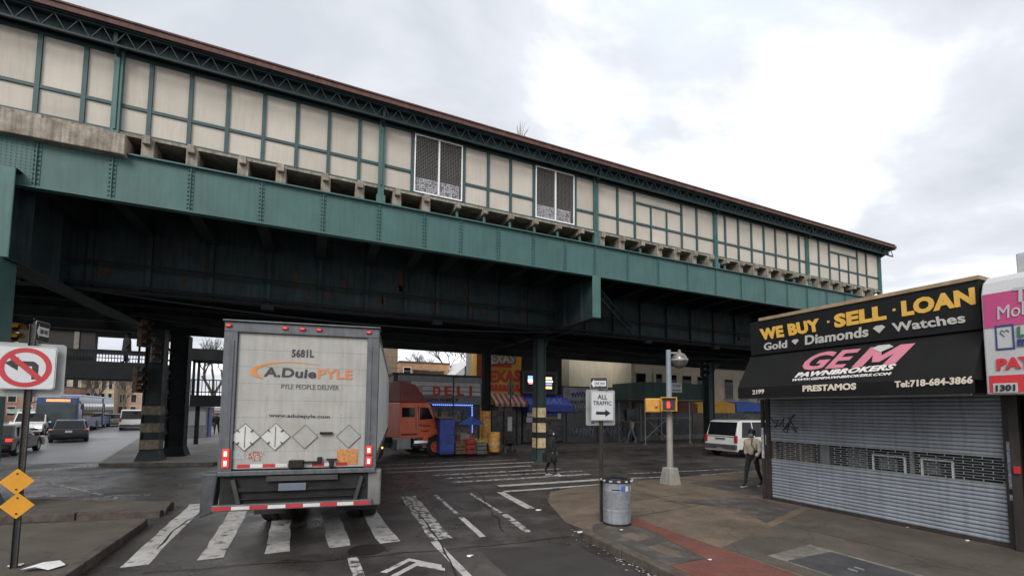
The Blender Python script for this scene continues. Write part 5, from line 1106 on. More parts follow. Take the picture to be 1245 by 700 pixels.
# --- bus
bq = gp(67,528,0); bus = thing('city_bus', 'blue and grey articulated city bus coming towards us with a lit sign', 'bus', bq, PI+math.radians(11))
bblue = M('bus_blue',(.03,.06,.15),rough=.35,var=.12,coat=.3); bgl = M('bus_grey',(.25,.29,.36),rough=.4,var=.1)
hw = 1.3
hull('body', bblue, [(0,hw-.05,hw-.12,.35,3.0),(-.15,hw,hw-.05,.33,3.12),(-10.6,hw,hw-.05,.33,3.12)], bus, bevel=.06)
hull('rear_section', bblue, [(-11.5,hw,hw-.05,.33,3.12),(-18,hw,hw-.05,.33,3.12)], bus, bevel=.06)
bl_ = MB()
for k in range(6): bl_.box((-hw+.08+(.05 if k%2 else 0),-10.61-k*.15,.45),(hw-.08-(.05 if k%2 else 0),-10.61-k*.15-.14,3.05))
bl_.build('bellows', black_p, bus)
MB().box((-hw+.15,-.02,1.15),(hw-.15,.03,2.5)).build('windscreen', G('bus_glass',(.05,.06,.065),.1), bus, bevel=.03)
MB().box((-.75,.0,2.68),(.65,.04,2.9)).build('destination_sign', M('sign_lit_orange',(.9,.34,.12),emit=.45,var=.3,scale=9.,grain=.4,gscale=30), bus)
MB().box((-hw+.1,-10,3.1),(hw-.1,-1.5,3.3)).box((-hw+.1,-17.5,3.1),(hw-.1,-12,3.3)).build('roof_pod', bgl, bus, bevel=.08)
MB().box((-hw+.1,.0,3.0),(hw-.1,.045,3.1)).build('front_stripe', M('bus_stripe',(.2,.28,.5)), bus)
for s in (-1, 1):
    for k in range(7): MB().box((s*(hw-.03),-1.6-k*1.28-1.18,1.3),(s*(hw+.01),-1.6-k*1.28,2.55)).build('side_window', glass, bus)
    for k in range(4): MB().box((s*(hw-.03),-12-k*1.4-1.3,1.3),(s*(hw+.01),-12-k*1.4,2.55)).build('side_window', glass, bus)
    MB().cbox((s*.95,.02,.85),(.4,.08,.22)).build('headlight', white_lit, bus, bevel=.03)
    MB().bar((s*1.2,0,2.7),(s*1.55,.35,2.5),.06).cbox((s*1.55,.35,2.25),(.2,.1,.4)).build('mirror', black_p, bus)
    for yy in (-2.6,-8.2,-15.6): MB().lathe([(.3,-.13),(.47,-.13),(.5,-.1),(.5,.1),(.47,.13),(.3,.13)], (s*(hw-.12),yy,.5), 20, 'x').build('wheel', rubber, bus)
    MB().box((s*(hw+.0),-10.4,2.62),(s*(hw+.012),-.4,2.8)).build('side_stripe', bgl, bus)
MB().box((-hw+.05,-.02,.38),(hw-.05,.09,.62)).build('bumper', black_p, bus, bevel=.04)
cone_m = M('cone_red',(.5,.05,.04),rough=.5)
for i, px in enumerate((36,41,46)):
    c = tag(MB().box((-.2,-.2,0),(.2,.2,.05)).lathe([(.16,.05),(.03,.8),(.02,.82)], (0,0,0), 12).build('traffic_cone', cone_m, None, loc=gp(px,529,0)), ['red traffic cone left of the bus, nearest the post','red traffic cone left of the bus, middle of three','red traffic cone left of the bus, nearest the bus'][i], 'cone', 'red traffic cones left of the bus')

# ================================================================== FAR SIDE SHOPS
def YR(x0, y0, x1, y1, Y):                                   # pixel rectangle on a plane of constant Y -> (xa, za, xb, zb)
    a = yp(x0, y1, Y); b = yp(x1, y0, Y); return a.x, a.z, b.x, b.z
def ybox(px, Y, d, mb=None):
    xa, za, xb, zb = YR(*px, Y); return (mb or MB()).box((xa,Y,za),(xb,Y+d,zb))
def bld(name, label, cat, x0, x1, Y, D, zt, mat, roofm=tarroof):
    t = thing(name, label, cat, ((x0+x1)/2,Y,.14))
    MB().box((x0,Y,.12),(x1,Y+D,zt)).build('wall', mat, t, world=True)
    MB().box((x0-.05,Y-.06,zt-.002),(x1+.05,Y+D,zt+.14)).build('roof', roofm, t, world=True)
    return t
def win(t, xa, za, xb, zb, Y, fm=white_p, gm=glass, sill=True):
    w = MB().box((xa,Y-.03,za),(xb,Y-.002,zb)).build('window', fm, t, world=True)
    MB().box((xa+.06,Y-.04,za+.06),((xb),Y-.031,zb-.06)).box if False else MB().box((xa+.06,Y-.045,za+.06),(xb-.06,Y-.031,(za+zb)/2-.02)).box((xa+.06,Y-.05,(za+zb)/2+.02),(xb-.06,Y-.032,zb-.06)).build('pane', gm, w, world=True)
    if sill: MB().box((xa-.08,Y-.14,za-.08),(xb+.08,Y-.003,za-.003)).build('sill', fm, w, world=True)
    return w
YB = 26.5
def ypl(px, py, Y=YB): return yp(px, py, Y)
def tx(body, mat, par, bl, br, tl_, Y, bold=.03): return lettering(body, mat, par, yp(*bl,Y), yp(*br,Y), yp(*tl_,Y), .01, bold)
storedark = M('store_dark',(.045,.044,.046),rough=.4,var=.5,scale=2.5,col2=(.14,.12,.1),thr=.58)
# deli
xa, za, xb, zb = YR(487,462,586,490,26.2)
deli = bld('deli_shop', 'deli with grey ribbed sign, red letters and blue lights round the window', 'shop', xa-.4, xb, YB, 7, zb+.15, M('deli_wall',(.13,.12,.11),var=.3,streak=.3))
grs = M('deli_sign_grey',(.17,.175,.18),rough=.45,metal=.3,var=.15); wst = M('deli_stripe',(.62,.62,.62),rough=.5)
ds = ybox((487,461,586,490.5), 26.2, .28).build('sign_board', grs, deli, world=True)
for k, yy in enumerate((466,471.5,477)):
    ybox((500,yy,584,yy+2.2), 26.17, .028).build('stripe', wst, ds, world=True)
ybox((485,459.5,587,462), 26.1, .4).build('cornice', galv, deli, world=True)
redl = M('letter_red',(.5,.05,.03),rough=.5,var=.1)
for ch, a, b_ in (('D',526.5,536),('E',540.5,549.5),('L',556,564),('I',571,574)): tx(ch, redl, ds, (a,481.5), (b_,481.3), (a,469), 26.12, .05)
tx('GOURMET', M('letter_darkred',(.16,.02,.015)), ds, (517,488.5), (558,488.5), (517,484), 26.15, .03)
tx('DELI SHOP', signw, ds, (567,487.5), (578,487.5), (567,485.5), 26.15, .0) if False else None
ybox((499,470,514,480), 26.14, .03).build('food_picture', M('food_print',(.35,.2,.15),var=.5,scale=6.,col2=(.45,.42,.4)), ds, world=True)
ybox((497,493,583,547), YB-.08, .07).build('shop_window', storedark, deli, world=True)
for px in ((520,500,545,520),(548,498,560,512),(555,520,580,545),(500,525,530,545)):
    ybox(px, YB-.11, .02).build('window_display', M('display_%d' % px[0],(random.uniform(.2,.45),random.uniform(.2,.4),random.uniform(.12,.35)),var=.6,scale=5.,col2=(.04,.04,.04)), deli, world=True)
bl_lit = M('led_blue',(.12,.25,1.),emit=2.6,var=0,grain=0)
led = MB(); A, B, C = ypl(508,491.5,26.1), ypl(574,492.5,26.1), ypl(574,527,26.1)
for k in range(26): p = A+(B-A)*(k/26); led.cbox(p, (.055,.04,.05))
for k in range(14): p = B+(C-B)*(k/14); led.cbox(p, (.05,.04,.055))
led.cbox(ypl(521,496,26.1), (.12,.05,.3)); led.build('led_string', bl_lit, deli, world=True)
# wooden telegraph lamp in front of deli
q = gp(550,549,.14); lpst = thing('lamp_post', 'thin dark lamp post in front of the deli sign', 'lamp post', q); zt = yp(550,457,q.y).z
MB().tube([(0,0,0),(0,0,zt-.14)],[.06,.045],8).build('post', black_p, lpst); MB().bar((0,0,zt-.2),(.4,0,zt-.16),.07).build('arm', black_p, lpst)
# taller tan building left of deli and houses behind
tb1 = bld('tan_building', 'plain tan brick building rising behind the orange truck cab', 'building', *( lambda a: (a[0],a[2]))(YR(448,420,484,480,30)), 30, 8, 9.5, M('tan_brick',(.25,.19,.13),rough=.85,var=.15,scale=3.,grain=.2,gscale=20,streak=.2))
for k in range(12): MB().box((*(tb1.location.x-1.05,29.985),.6+k*.75),(tb1.location.x+1.05,29.995,.63+k*.75)).build('brick_course', M('mortar',(.2,.16,.12)), tb1, world=True)
xa, za, xb, zb = YR(484,443,546,520,42)
h1 = bld('orange_house', 'low orange brick house with one window behind the deli roof', 'house', xa, xb, 42, 8, zb, M('orange_brick',(.36,.2,.11),rough=.85,var=.25,scale=2.,grain=.25,gscale=12))
a = YR(490,446,500,456,42); win(h1, *a, 42); a = YR(514,449,542,453,42); MB().box((a[0],41.97,a[1]),(a[2],41.99,a[3])).build('stone_band', tanm, h1, world=True)
a = YR(503,452,540,459,36); o = thing('parapet_wall', 'low brown brick parapet between the deli and the orange house', 'wall', (a[0],36,.14)); MB().box((a[0],36,.14),(a[2],36.4,a[3])).build('brickwork', M('brown_brick',(.12,.06,.045),var=.3), o, world=True); MB().box((a[0]-.05,35.95,a[3]+.002),(a[2]+.05,36.45,a[3]+.1)).build('coping', concrete, o, world=True)
xa, za, xb, zb = YR(546,440,592,520,38)
h2 = thing('white_house', 'white clapboard house between the deli and the yellow restaurant', 'house', (xa,38,.14))
b_ = MB().prism([(xa,.14),(xa,zb-1.7),((xa*.3+xb*.7),zb+.4),(xb+1.5,zb+.4),(xb+1.5,.14)], (0,38,0), (1,0,0), (0,0,1), (0,8,0)).build('wall', M('clap_white',(.5,.5,.5),rough=.7,var=.1), h2, world=True)
sd_ = M('clap_grey',(.4,.4,.41),rough=.7,var=.1)  # boards slightly greyer than the wall behind
for k in range(22):
    z = 1.5+k*.3
    if z < zb-1.7: MB().add([(xa,37.94,z),(xb,37.94,z),(xb,37.995,z+.29),(xa,37.995,z+.29)], [(0,1,2,3)]).build('clapboard', sd_, h2, world=True)
a = YR(565,445,572,455,37.9); win(h2, *a, 37.93, black_p)
# yellow restaurant
ylb = M('yellow_front',(.75,.4,.06),rough=.6,var=.12,scale=1.5); redb = M('red_print',(.55,.05,.03),rough=.5,var=.12)
xa, za, xb, zb = YR(579,425,634,546,YB)
tx_ = bld('yellow_restaurant', 'yellow restaurant front with red and white letters behind the columns', 'restaurant', xa, xb, YB, 1.2, 9.2, ylb)
MB().box((xa+2.2,YB+1.21,.14),(xb,YB+9,9.0)).build('rear_wing', M('wing_wall',(.2,.18,.16)), tx_, world=True)
tx('TEXAS', black_p, tx_, (586.5,444), (627,442.5), (587,429.3), YB-.06, .05); tx('TEXAS', signw, tx_, (588,443), (625.5,441.5), (588.5,430.5), YB-.08, .035)
ybox((596,441.5,622,445.5), YB-.05, .03).build('red_ribbon', redb, tx_, world=True)
ybox((579,427,595,486), YB-.02, .015).build('red_pier', M('pier_orange',(.4,.12,.03),var=.2), tx_, world=True)
tx('TEXAS', redb, tx_, (584,466), (633,464), (584,450.5), YB-.06, .05)
for k in range(7): ybox((597+k*5,467.5,600.5+k*5,472), YB-.05, .03).build('small_print', redb, tx_, world=True)
ybox((579,472.5,633,474.5), YB-.04, .03).build('red_line', redb, tx_, world=True)
# striped awning
A1, A2 = ypl(596,478,YB-.05), ypl(634,477,YB-.05); zbot = ypl(615,490,YB-1.0).z
aw = MB(); aw2 = MB(); n = 12
for k in range(n):
    xa_, xb_ = A1.x+(A2.x-A1.x)*k/n, A1.x+(A2.x-A1.x)*(k+1)/n
    (aw if k%2 else aw2).add([(xa_,YB-.05,A1.z),(xb_,YB-.05,A1.z),(xb_,YB-1.0,zbot),(xa_,YB-1.0,zbot),(xa_,YB-1.0,zbot-.2),(xb_,YB-1.0,zbot-.2)], [(0,1,2,3),(3,2,5,4)])
ao = aw.build('awning', M('awning_red',(.35,.06,.05),var=.15), tx_, world=True); aw2.build('white_stripes', M('awning_white',(.45,.4,.36),var=.15), ao, world=True)
ybox((590,492,634,546), YB-.06, .05).build('shop_window', storedark, tx_, world=True); ybox((606,493,622,499), YB-.1, .03).build('menu_board', M('menu',(.3,.22,.17),var=.5,scale=8.), tx_, world=True)
for px in (597,612,628): ybox((px,492,px+1.6,546), YB-.12, .05).build('window_mullion', black_p, tx_, world=True)
# dark brick building with display and blue awning
xa, za, xb, zb = YR(634,425,683,540,YB)
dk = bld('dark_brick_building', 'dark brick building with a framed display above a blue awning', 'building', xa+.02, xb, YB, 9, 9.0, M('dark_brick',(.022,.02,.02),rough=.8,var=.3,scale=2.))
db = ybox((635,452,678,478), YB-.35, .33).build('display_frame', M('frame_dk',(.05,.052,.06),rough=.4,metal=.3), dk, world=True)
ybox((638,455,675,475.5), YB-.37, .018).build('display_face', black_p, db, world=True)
for px, mt in (((642,457,655,460),(.25,.45,1.)),((642,461,656,464.5),(1.,1.,1.)),((643,464.5,654,466.5),(1.,.25,.2)),((663,458.5,671,461),(1.,.7,.45)),((662,462.5,672,464.5),(1.,.85,.6)),((663,466,671,467.5),(.3,.4,1.)),((663,469.5,671,472.5),(1.,.55,.25))):
    ybox(px, YB-.385, .012).build('lit_segment', M('lit_%d_%d' % (px[0],px[1]), mt, emit=1.0, var=.3, scale=20.), db, world=True)
blueaw = M('awning_blue',(.05,.08,.42),rough=.6,var=.15,scale=2.); a0, a1 = ypl(635,479,YB-.05), ypl(687,480,YB-.05); z1_ = ypl(660,492,YB-1.1).z; z2_ = ypl(660,500,YB-1.1).z
ba = MB().prism([(YB-.02,a0.z),(YB-1.1,z1_),(YB-1.1,z2_),(YB-1.06,z2_),(YB-.02,z2_+.05)], (a0.x,0,0), (0,1,0), (0,0,1), (a1.x-a0.x,0,0)).build('blue_awning', blueaw, dk, world=True)
palb = M('letter_paleblue',(.12,.22,.6)); nAw = Vector((0, -(a0.z-z1_), 1.1)).normalized() if False else Vector((0,-(a0.z-z1_),1.08)).normalized()
apl = (Vector((0,YB-1.1,z1_))+Vector((0,-.004,.004)), Vector((0,a0.z-z1_,-1.08)).normalized())
lettering('TAX', palb, ba, onplane(663,490.8,*apl), onplane(684,490.4,*apl), onplane(664,483,*apl), .004, .05); lettering('INCOME', palb, ba, yp(645,497.5,YB-1.11), yp(682,496.5,YB-1.11), yp(645,494.5,YB-1.11), .004, .02) if False else None
for px, mt in (((641,501,652,506),signw),((652,500.5,678,505.5),M('banner_blue',(.05,.09,.3),var=.3,scale=8.)),((678,502,682,509),signw),((640,507,652,513),signw),((663,506,677,509.5),tanm)): ybox(px, YB-.4, .02).build('banner', mt, dk, world=True)
ybox((636,501,684,537), YB-.06, .05).build('shop_window', storedark, dk, world=True)
# graffiti shutter store
gwall = M('store_wall_pale',(.33,.33,.34),var=.25,scale=3.,streak=.3)
xa, za, xb, zb = YR(684,474,764,537,YB)
gs = bld('graffiti_shop', 'closed shop with pale sign board and graffiti covered grey shutters', 'shop', xa+.02, xb, YB, 6, zb, M('gshop_wall',(.1,.1,.11),var=.3))
sbn = ybox((685,472.5,748,486), YB-.3, .28).build('sign_board', gwall, gs, world=True)
ybox((690,486.5,713,500), YB-.25, .2).build('graffiti_panel', M('graf_panel',(.2,.21,.23),var=.4,scale=5.,col2=(.06,.06,.07),thr=.5,soft=.04), gs, world=True)
def scrib(px0, py0, px1, py1, Y, mat, par, n=9, r=.03, name='graffiti', seed=1):
    rn = random.Random(seed); P_ = []
    for k in range(n*3):
        t = k/(n*3-1); P_.append(yp(px0+(px1-px0)*(t+.05*math.sin(k*2.1)), (py0+py1)/2+(py1-py0)*.46*math.sin(k*1.9+rn.uniform(-.5,.5)), Y))
    return MB().tube(P_, r, 5).build(name, mat, par, world=True)
scrib(695,475.5,711,483,YB-.31,M('ink_blue',(.04,.05,.25)),sbn,5,.045,'graffiti',3); scrib(748-11,476,748,484,YB-.31,M('ink_blue',(.04,.05,.25)),sbn,4,.035,'graffiti',4)
scrib(692,489,712,498,YB-.26,M('ink_pale',(.35,.37,.38)),gs,7,.035,'graffiti',5)
shg = M('shutter_dark',(.1,.105,.11),rough=.5,metal=.3,var=.25,scale=2.,streak=.2)
for (p0, p1) in ((689,724),(727,762)):
    so_ = ybox((p0,501,p1,537.5), YB-.06, .05).build('shutter', shg, gs, world=True); x0_, z0_, x1_, z1_ = YR(p0,501,p1,537.5,YB-.07)
    nsl = 16; ss = None
    for k in range(nsl):
        z = z0_+(z1_-z0_)*k/nsl; MB().box((x0_,YB-.085,z+.01),(x1_,YB-.061,z+(z1_-z0_)/nsl-.03)).build('slat', shg, so_, world=True)
    scrib(p0+2,515,p1-2,532,YB-.12,M('ink_grey',(.32,.36,.38)),so_,8,.03,'graffiti',p0); scrib(p0+4,517,p1-4,530,YB-.13,M('ink_grey2',(.22,.27,.29)),so_,7,.025,'graffiti',p0+1)
# cream building over more shops
cream = M('cream_render',(.62,.56,.43),rough=.8,var=.08,scale=1.2,streak=.15)
x0c, x1c = ypl(692,440,29).x, ypl(768,440,29).x
cb1 = bld('cream_side_building', 'blank cream rendered wall rising behind the graffiti shop', 'building', x0c, x1c, 29, 9, 9.5, cream)
xa, xb = ypl(768,440,YB).x, 62
cb2 = bld('cream_building', 'cream building with small windows above the awnings and sidewalk shed', 'building', xa, xb, YB+.05, 10, 11., cream)
Yc = YB+.05
for k in range(14): MB().box((xa-.03,Yc-.05,3.5+k*.5),(xa+(.35 if k%2 else .25),Yc-.004,3.5+k*.5+.4)).build('quoin', M('quoin',(.42,.37,.28)), cb2, world=True)
for (p, q_) in ((779,459.5),(799,460),(817,461),(835,462),(853,463),(886,466),(904,467),(925,468),(945,470)):
    a = yp(p, q_+7, Yc); win(cb2, a.x-.5, a.z-.85, a.x+.5, a.z+.85, Yc, M('win_frame_cream',(.3,.26,.2)), glass)
for (p, q_) in ((790,452),(812,454)): pass
MB().box((ypl(795,500).x,Yc-.06,3.2),(ypl(795,500).x+.25,Yc-.004,10.9)).build('pilaster', cream, cb2, world=True)
MB().box((xa,Yc-.3,.14),(60,Yc-.01,3.15)).build('shop_front', storedark, cb2, world=True)
for i, (p0, p1) in enumerate(((762,776),(778,796),(800,816),(820,838),(842,858),(862,880),(884,905))):
    a = yp(p0,505,Yc-.32); b_ = yp(p1,505,Yc-.32); MB().box((a.x,Yc-.33,.5),(b_.x,Yc-.301,2.5)).build('shop_window', G('shopwin_%d' % (i%3),((.05,.06,.07),(.09,.08,.07),(.03,.03,.04))[i%3],.15), cb2, world=True)
def awning(par, p0, p1, ytop, ymid, ybot, mat, dep=1.1):
    a0 = yp(p0,ytop,Yc-.02); a1 = yp(p1,ytop,Yc-.02); zm = yp(p0,ymid,Yc-dep).z; zb = yp(p0,ybot,Yc-dep).z
    return MB().prism([(Yc-.02,a0.z+.1),(Yc-dep,zm),(Yc-dep,zb),(Yc-dep+.04,zb),(Yc-.02,zb+.05)], (a0.x,0,0), (0,1,0), (0,0,1), (a1.x-a0.x,0,0)).build('awning', mat, par, world=True)
awning(cb2, 812, 834, 489, 491, 501, M('awning_redbrown',(.16,.04,.03),var=.2)); oa = awning(cb2, 835, 880, 488, 490, 501.5, M('awning_orange',(.75,.4,.05),var=.15)); awning(cb2, 882, 914, 489, 491, 500, M('awning_blue2',(.06,.15,.6),var=.15)); awning(cb2, 916, 950, 492, 494, 501, M('awning_white2',(.45,.45,.45),var=.15))
# sidewalk shed (green plywood on scaffold)
shd = thing('sidewalk_shed', 'dark green plywood sidewalk shed on steel scaffold legs', 'scaffold', gp(800,536,.14))
gply = M('shed_green',(.02,.062,.05),rough=.7,var=.2,scale=1.5,grain=.1,streak=.2); YF = 23.0
s0_, s1_ = yp(783,487,YF), yp(862,487,YF); ztop = yp(783,464,YF).z; zbm = s0_.z
for k in range(8):
    xa_ = s0_.x+(s1_.x-s0_.x)*k/8; xb_ = s0_.x+(s1_.x-s0_.x)*(k+1)/8-.012
    MB().box((xa_,YF,zbm+.12),(xb_,YF+.04,ztop)).build('plywood_sheet', gply, shd, world=True)
for k in range(3): MB().box((s0_.x-.04,YF+.05+k*1.1,zbm+.12),(s0_.x,YF+.05+k*1.1+1.09,ztop)).build('plywood_sheet', M('shed_green_end',(.07,.12,.1),rough=.7,var=.2,scale=1.5,streak=.2), shd, world=True)
MB().box((s0_.x,YF+.05,zbm),(s1_.x,YF+3.3,zbm+.1)).build('deck', M('shed_deck',(.08,.07,.06)), shd, world=True)
xx = s0_.x+.2; i = 0
while xx < s1_.x:
    for yy in (YF+.15, YF+2.9): MB().tube([(xx,yy,.14),(xx,yy,zbm)],.04,8).build('leg', galv, shd, world=True); MB().box((xx-.1,yy-.1,.14),(xx+.1,yy+.1,.16)).build('base_plate', galv, shd, world=True)
    MB().tube([(xx,YF+.15,1.6),(xx,YF+2.9,1.6)],.025,6).build('ledger', galv, shd, world=True)
    if xx+2 < s1_.x:
        MB().tube([(xx,YF+.15,1.9),(xx+2.0,YF+.15,1.9)],.025,6).build('ledger', galv, shd, world=True)
        if i%2 == 0: MB().tube([(xx,YF+.15,.5),(xx+2.0,YF+.15,1.9)],.022,6).tube([(xx,YF+.2,1.9),(xx+2.0,YF+.2,.5)],.022,6).build('cross_brace', galv, shd, world=True)
    xx += 2.0; i += 1
a, b_ = yp(816,465,YF-.02), yp(829,477,YF-.02); MB().box((a.x,YF-.03,b_.z),(b_.x,YF-.004,a.z)).build('notice', signw, shd, world=True)
lettering('TOW', M('ink_teal',(.1,.16,.2)), shd, (a.x+.1,YF-.034,a.z-.32), (b_.x-.1,YF-.034,a.z-.32), (a.x+.1,YF-.034,a.z-.1), .002, .03)
MB().box((a.x+.1,YF-.034,b_.z+.1),(b_.x-.1,YF-.031,b_.z+.2)).build('notice_line', M('ink_teal',(.1,.16,.2)), shd, world=True)
# pavement things by the deli
q = gp(543.5,552,.14); bt = thing('tarp_booth', 'square booth wrapped in blue tarpaulin on the kerb by the truck', 'booth', q)
tarp = M('tarp_blue',(.03,.055,.26),rough=.5,var=.35,scale=3.,bump=.8,bscale=8)
MB().box((-.42,-.1,.0),(.36,.7,1.75)).build('tarp', tarp, bt, bevel=.06); MB().box((-.5,-.15,1.76),(.45,.8,1.86)).build('roof_board', M('booth_roof',(.1,.08,.06),var=.3), bt, bevel=.02)
for k in range(4): MB().tube([(-.46,-.09+k*.02,.1+k*.42),(.37,-.11,.12+k*.42)],.012,5).build('rope', black_p, bt)
q = gp(573,549,.14); um = thing('market_umbrella', 'blue umbrella over the fruit stand by the deli', 'umbrella', q); zt = yp(572,509,q.y).z
MB().tube([(0,0,0),(0,0,zt)],.02,8).build('pole', galv, um)
cn = MB(); n = 10; vs = [(0,0,zt+.02)]+[(.75*math.cos(2*PI*k/n),.75*math.sin(2*PI*k/n),zt-.42) for k in range(n)]; cn.add(vs, [(0,k+1,(k+1)%n+1) for k in range(n)]); cn.build('canopy', M('umb_blue',(.03,.08,.35),var=.15), um)
rn = random.Random(5)
for i, (px, py) in enumerate(((558,551),(564,549),(571,551),(579,550),(584,551))):
    q = gp(px,py,.14); o = thing('fruit_crate', ['brown fruit crate beside the blue booth','tall stack of pale fruit boxes under the umbrella','red fruit crate under the umbrella pole','pale crate of fruit left of the orange column','grey crate of fruit touching the orange column'][i], 'crate', q, rn.uniform(-.3,.3), 'fruit crates by the deli')
    hh = (.55,.95,.75,.7,.6)[i]; cc_ = ((.12,.08,.05),(.2,.18,.15),(.25,.04,.03),(.25,.2,.16),(.1,.1,.1))[i]
    for k in range(3): MB().box((-.26,-.22,k*hh/3),(.26,.22,(k+1)*hh/3-.03)).build('box', M('crate_%d' % i, cc_, var=.4, scale=7.), o, bevel=.01)
    fb_ = MB()
    for k in range(14): fb_.lathe([(.01,-.05),(.05,0),(.01,.05)], (rn.uniform(-.2,.2),rn.uniform(-.17,.17),hh+.0), 6)
    fb_.build('fruit', M('fruit_%d' % i, ((.3,.08,.03),(.3,.28,.25),(.4,.05,.03),(.35,.25,.06),(.2,.25,.05))[i], var=.3), o, kind='stuff')
q = gp(601,549,.14); ob = thing('orange_barrel', 'orange wrapped barrel right of the orange painted column', 'barrel', q); MB().lathe([(.28,0),(.3,.05),(.31,.5),(.3,1.0),(.27,1.05)], (0,0,0), 16).build('barrel', orange_col, ob, smooth=True); MB().lathe([(.31,.35),(.318,.36),(.318,.5),(.31,.51)], (0,0,0), 16).build('band', band_o, ob)
q = gp(619,550,.14); st_ = thing('push_chair', 'black folded push cart standing on the far pavement', 'cart', q)
for s in (-.2,.2):
    MB().tube([(s,-.3,.15),(s,.25,.95)],.02,6).build('handle_bar', black_p, st_); MB().tube([(s,.3,.15),(s,-.2,.7)],.02,6).build('leg_bar', black_p, st_)
    for yy in (-.3,.3): MB().lathe([(.06,-.02),(.12,-.015),(.12,.015),(.06,.02)], (s,yy,.12), 12, 'x').build('wheel', rubber, st_)
MB().add([(-.2,-.15,.5),(.2,-.15,.5),(.2,.2,.85),(-.2,.2,.85),(-.2,.1,.35),(.2,.1,.35)], [(0,1,2,3),(0,1,5,4)]).build('seat_cloth', blackc, st_)
q = gp(620,549.5,.14); sp2 = thing('street_name_post', 'thin dark post with street plates before the striped awning', 'sign post', q); zt = yp(621,464,q.y).z
MB().tube([(0,0,0),(0,0,zt)],.04,8).build('post', black_p, sp2)
for z_, w_ in ((zt-.3,.5),(zt-.75,.6)): MB().cbox((0,-.05,z_),(w_*.6,.02,.22)).build('plate', M('plate_teal',(.03,.09,.1)), sp2)
MB().cbox((-.05,-.06,1.5),(.25,.02,.75)).build('parking_sign', M('parking_plate',(.28,.28,.28),var=.2), sp2)
# ================================================================== TREES, FAR BACKGROUND
barkm = M('bark',(.09,.075,.062),rough=.9,var=.3)
def bare_tree(label, loc, h, seed, spread=.55, depth=6, group='bare trees'):
    rn = random.Random(seed); t = thing('bare_tree', label, 'tree', loc, 0, group); tr = MB(); cr = MB()
    def grow(p, d, l, r, lev):
        q = p+d*l; mid = p+d*l*.5+Vector((rn.uniform(-1,1),rn.uniform(-1,1),rn.uniform(-.3,.3)))*l*.06
        (tr if lev < 2 else cr).tube([p,mid,q],[r,r*.85,r*.68],6 if lev < 2 else 4, cap=False)
        if lev >= depth: return
        for k in range(rn.choice((2,3,3)) if lev else 3):
            v = (d+Vector((rn.uniform(-1,1),rn.uniform(-1,1),rn.uniform(-.25,.75)))*spread*1.25).normalized()
            grow(p+d*l*rn.uniform(.65,1.) if lev else q, v, l*rn.uniform(.6,.82), r*.62, lev+1)
    grow(Vector((0,0,0)), Vector((0,0,1)), h*.3, h*.022, 0)
    tr.build('trunk', barkm, t); cr.build('crown', barkm, t)
    return t
bare_tree('bare tree behind the deli roof, left of the white house', yp(525,500,50)*1+Vector((0,0,-yp(525,500,50).z)), 10, 3)
bare_tree('bare tree behind the white house gable', Vector((yp(555,500,44).x,44,0)), 11, 8)
bare_tree('bare tree in the gap left of the blank cream wall', Vector((yp(686,500,31).x,31,0)), 11, 5, .5)
bare_tree('bare tree seen under the stair landing beside the trailer', Vector((yp(258,500,60).x,60,0)), 12, 11)
bare_tree('small bare street tree before the brick row houses', Vector((yp(112,500,80).x,80,0)), 8, 14)
bare_tree('bare street tree right of the brick row houses', Vector((yp(150,500,84).x,84,0)), 8, 17)
# brick row on the left
def rowhouse(label, p0, p1, ptop, Y, mat, nst=3, ncol=3, cornice=tanm, nm='row_house'):
    xa, za, xb, zb = YR(p0,ptop,p1,508,Y); t = thing(nm, label, 'house', ((xa+xb)/2,Y,0)); D = 12
    MB().box((xa,Y,0),(xb,Y+D,zb)).build('wall', mat, t, world=True); MB().box((xa-.1,Y-.45,zb-.5),(xb+.1,Y+.0-.003,zb)).build('cornice', cornice, t, world=True); MB().box((xa,Y,zb+.003),(xb,Y+D,zb+.2)).build('roof', tarroof, t, world=True)
    for i in range(nst):
        for j in range(ncol):
            xc = xa+(xb-xa)*(j+.5)/ncol; z0 = .9+(zb-1.2)*i/nst; hh = (zb-1.2)/nst*.62; ww = min(1.3,(xb-xa)/ncol*.45)
            w = MB().box((xc-ww/2-.12,Y-.06,z0-.1),(xc+ww/2+.12,Y-.004,z0+hh+.15)).build('window', M('stone_trim',(.42,.36,.28),var=.15), t, world=True)
            MB().box((xc-ww/2,Y-.09,z0),(xc+ww/2,Y-.061,z0+hh)).build('pane', glass, w, world=True)
    xd = xa+(xb-xa)*.18; MB().box((xd-.5,Y-.1,0),(xd+.5,Y-.062,2.2)).build('door', brownm, t, world=True)
    return t
brk = [M('row_brick_a',(.3,.17,.12),rough=.9,var=.2,scale=1.,grain=.2,gscale=8),M('row_brick_b',(.42,.33,.24),rough=.9,var=.2,scale=1.,grain=.2,gscale=8),M('row_brick_c',(.38,.24,.17),rough=.9,var=.2,scale=1.,grain=.2,gscale=8)]
rowhouse('red brown brick house at the left edge behind the sign', -40, 66, 470, 84, brk[0], 2, 5)
rowhouse('pale stone fronted house with tall dark windows right of the sign panel', 68, 100, 452, 92, brk[1], 3, 2)
rowhouse('pale brick house with many narrow windows above the bus', 101, 140, 455, 94, brk[1], 3, 4)
rowhouse('red brick house with a stone cornice above the white van', 141, 184, 458, 96, brk[2], 3, 3)
rowhouse('low far shop building between the columns', 186, 232, 496, 130, brk[2], 2, 5); rowhouse('low far grey building seen left of the trailer', 228, 300, 500, 140, M('far_grey',(.25,.25,.26)), 2, 5)
rowhouse('far brick block at the far end of the left road', -160, -42, 468, 80, brk[2], 3, 6)
rowhouse('far tan block hidden mostly behind the trailer', 300, 470, 482, 120, brk[1], 3, 8)
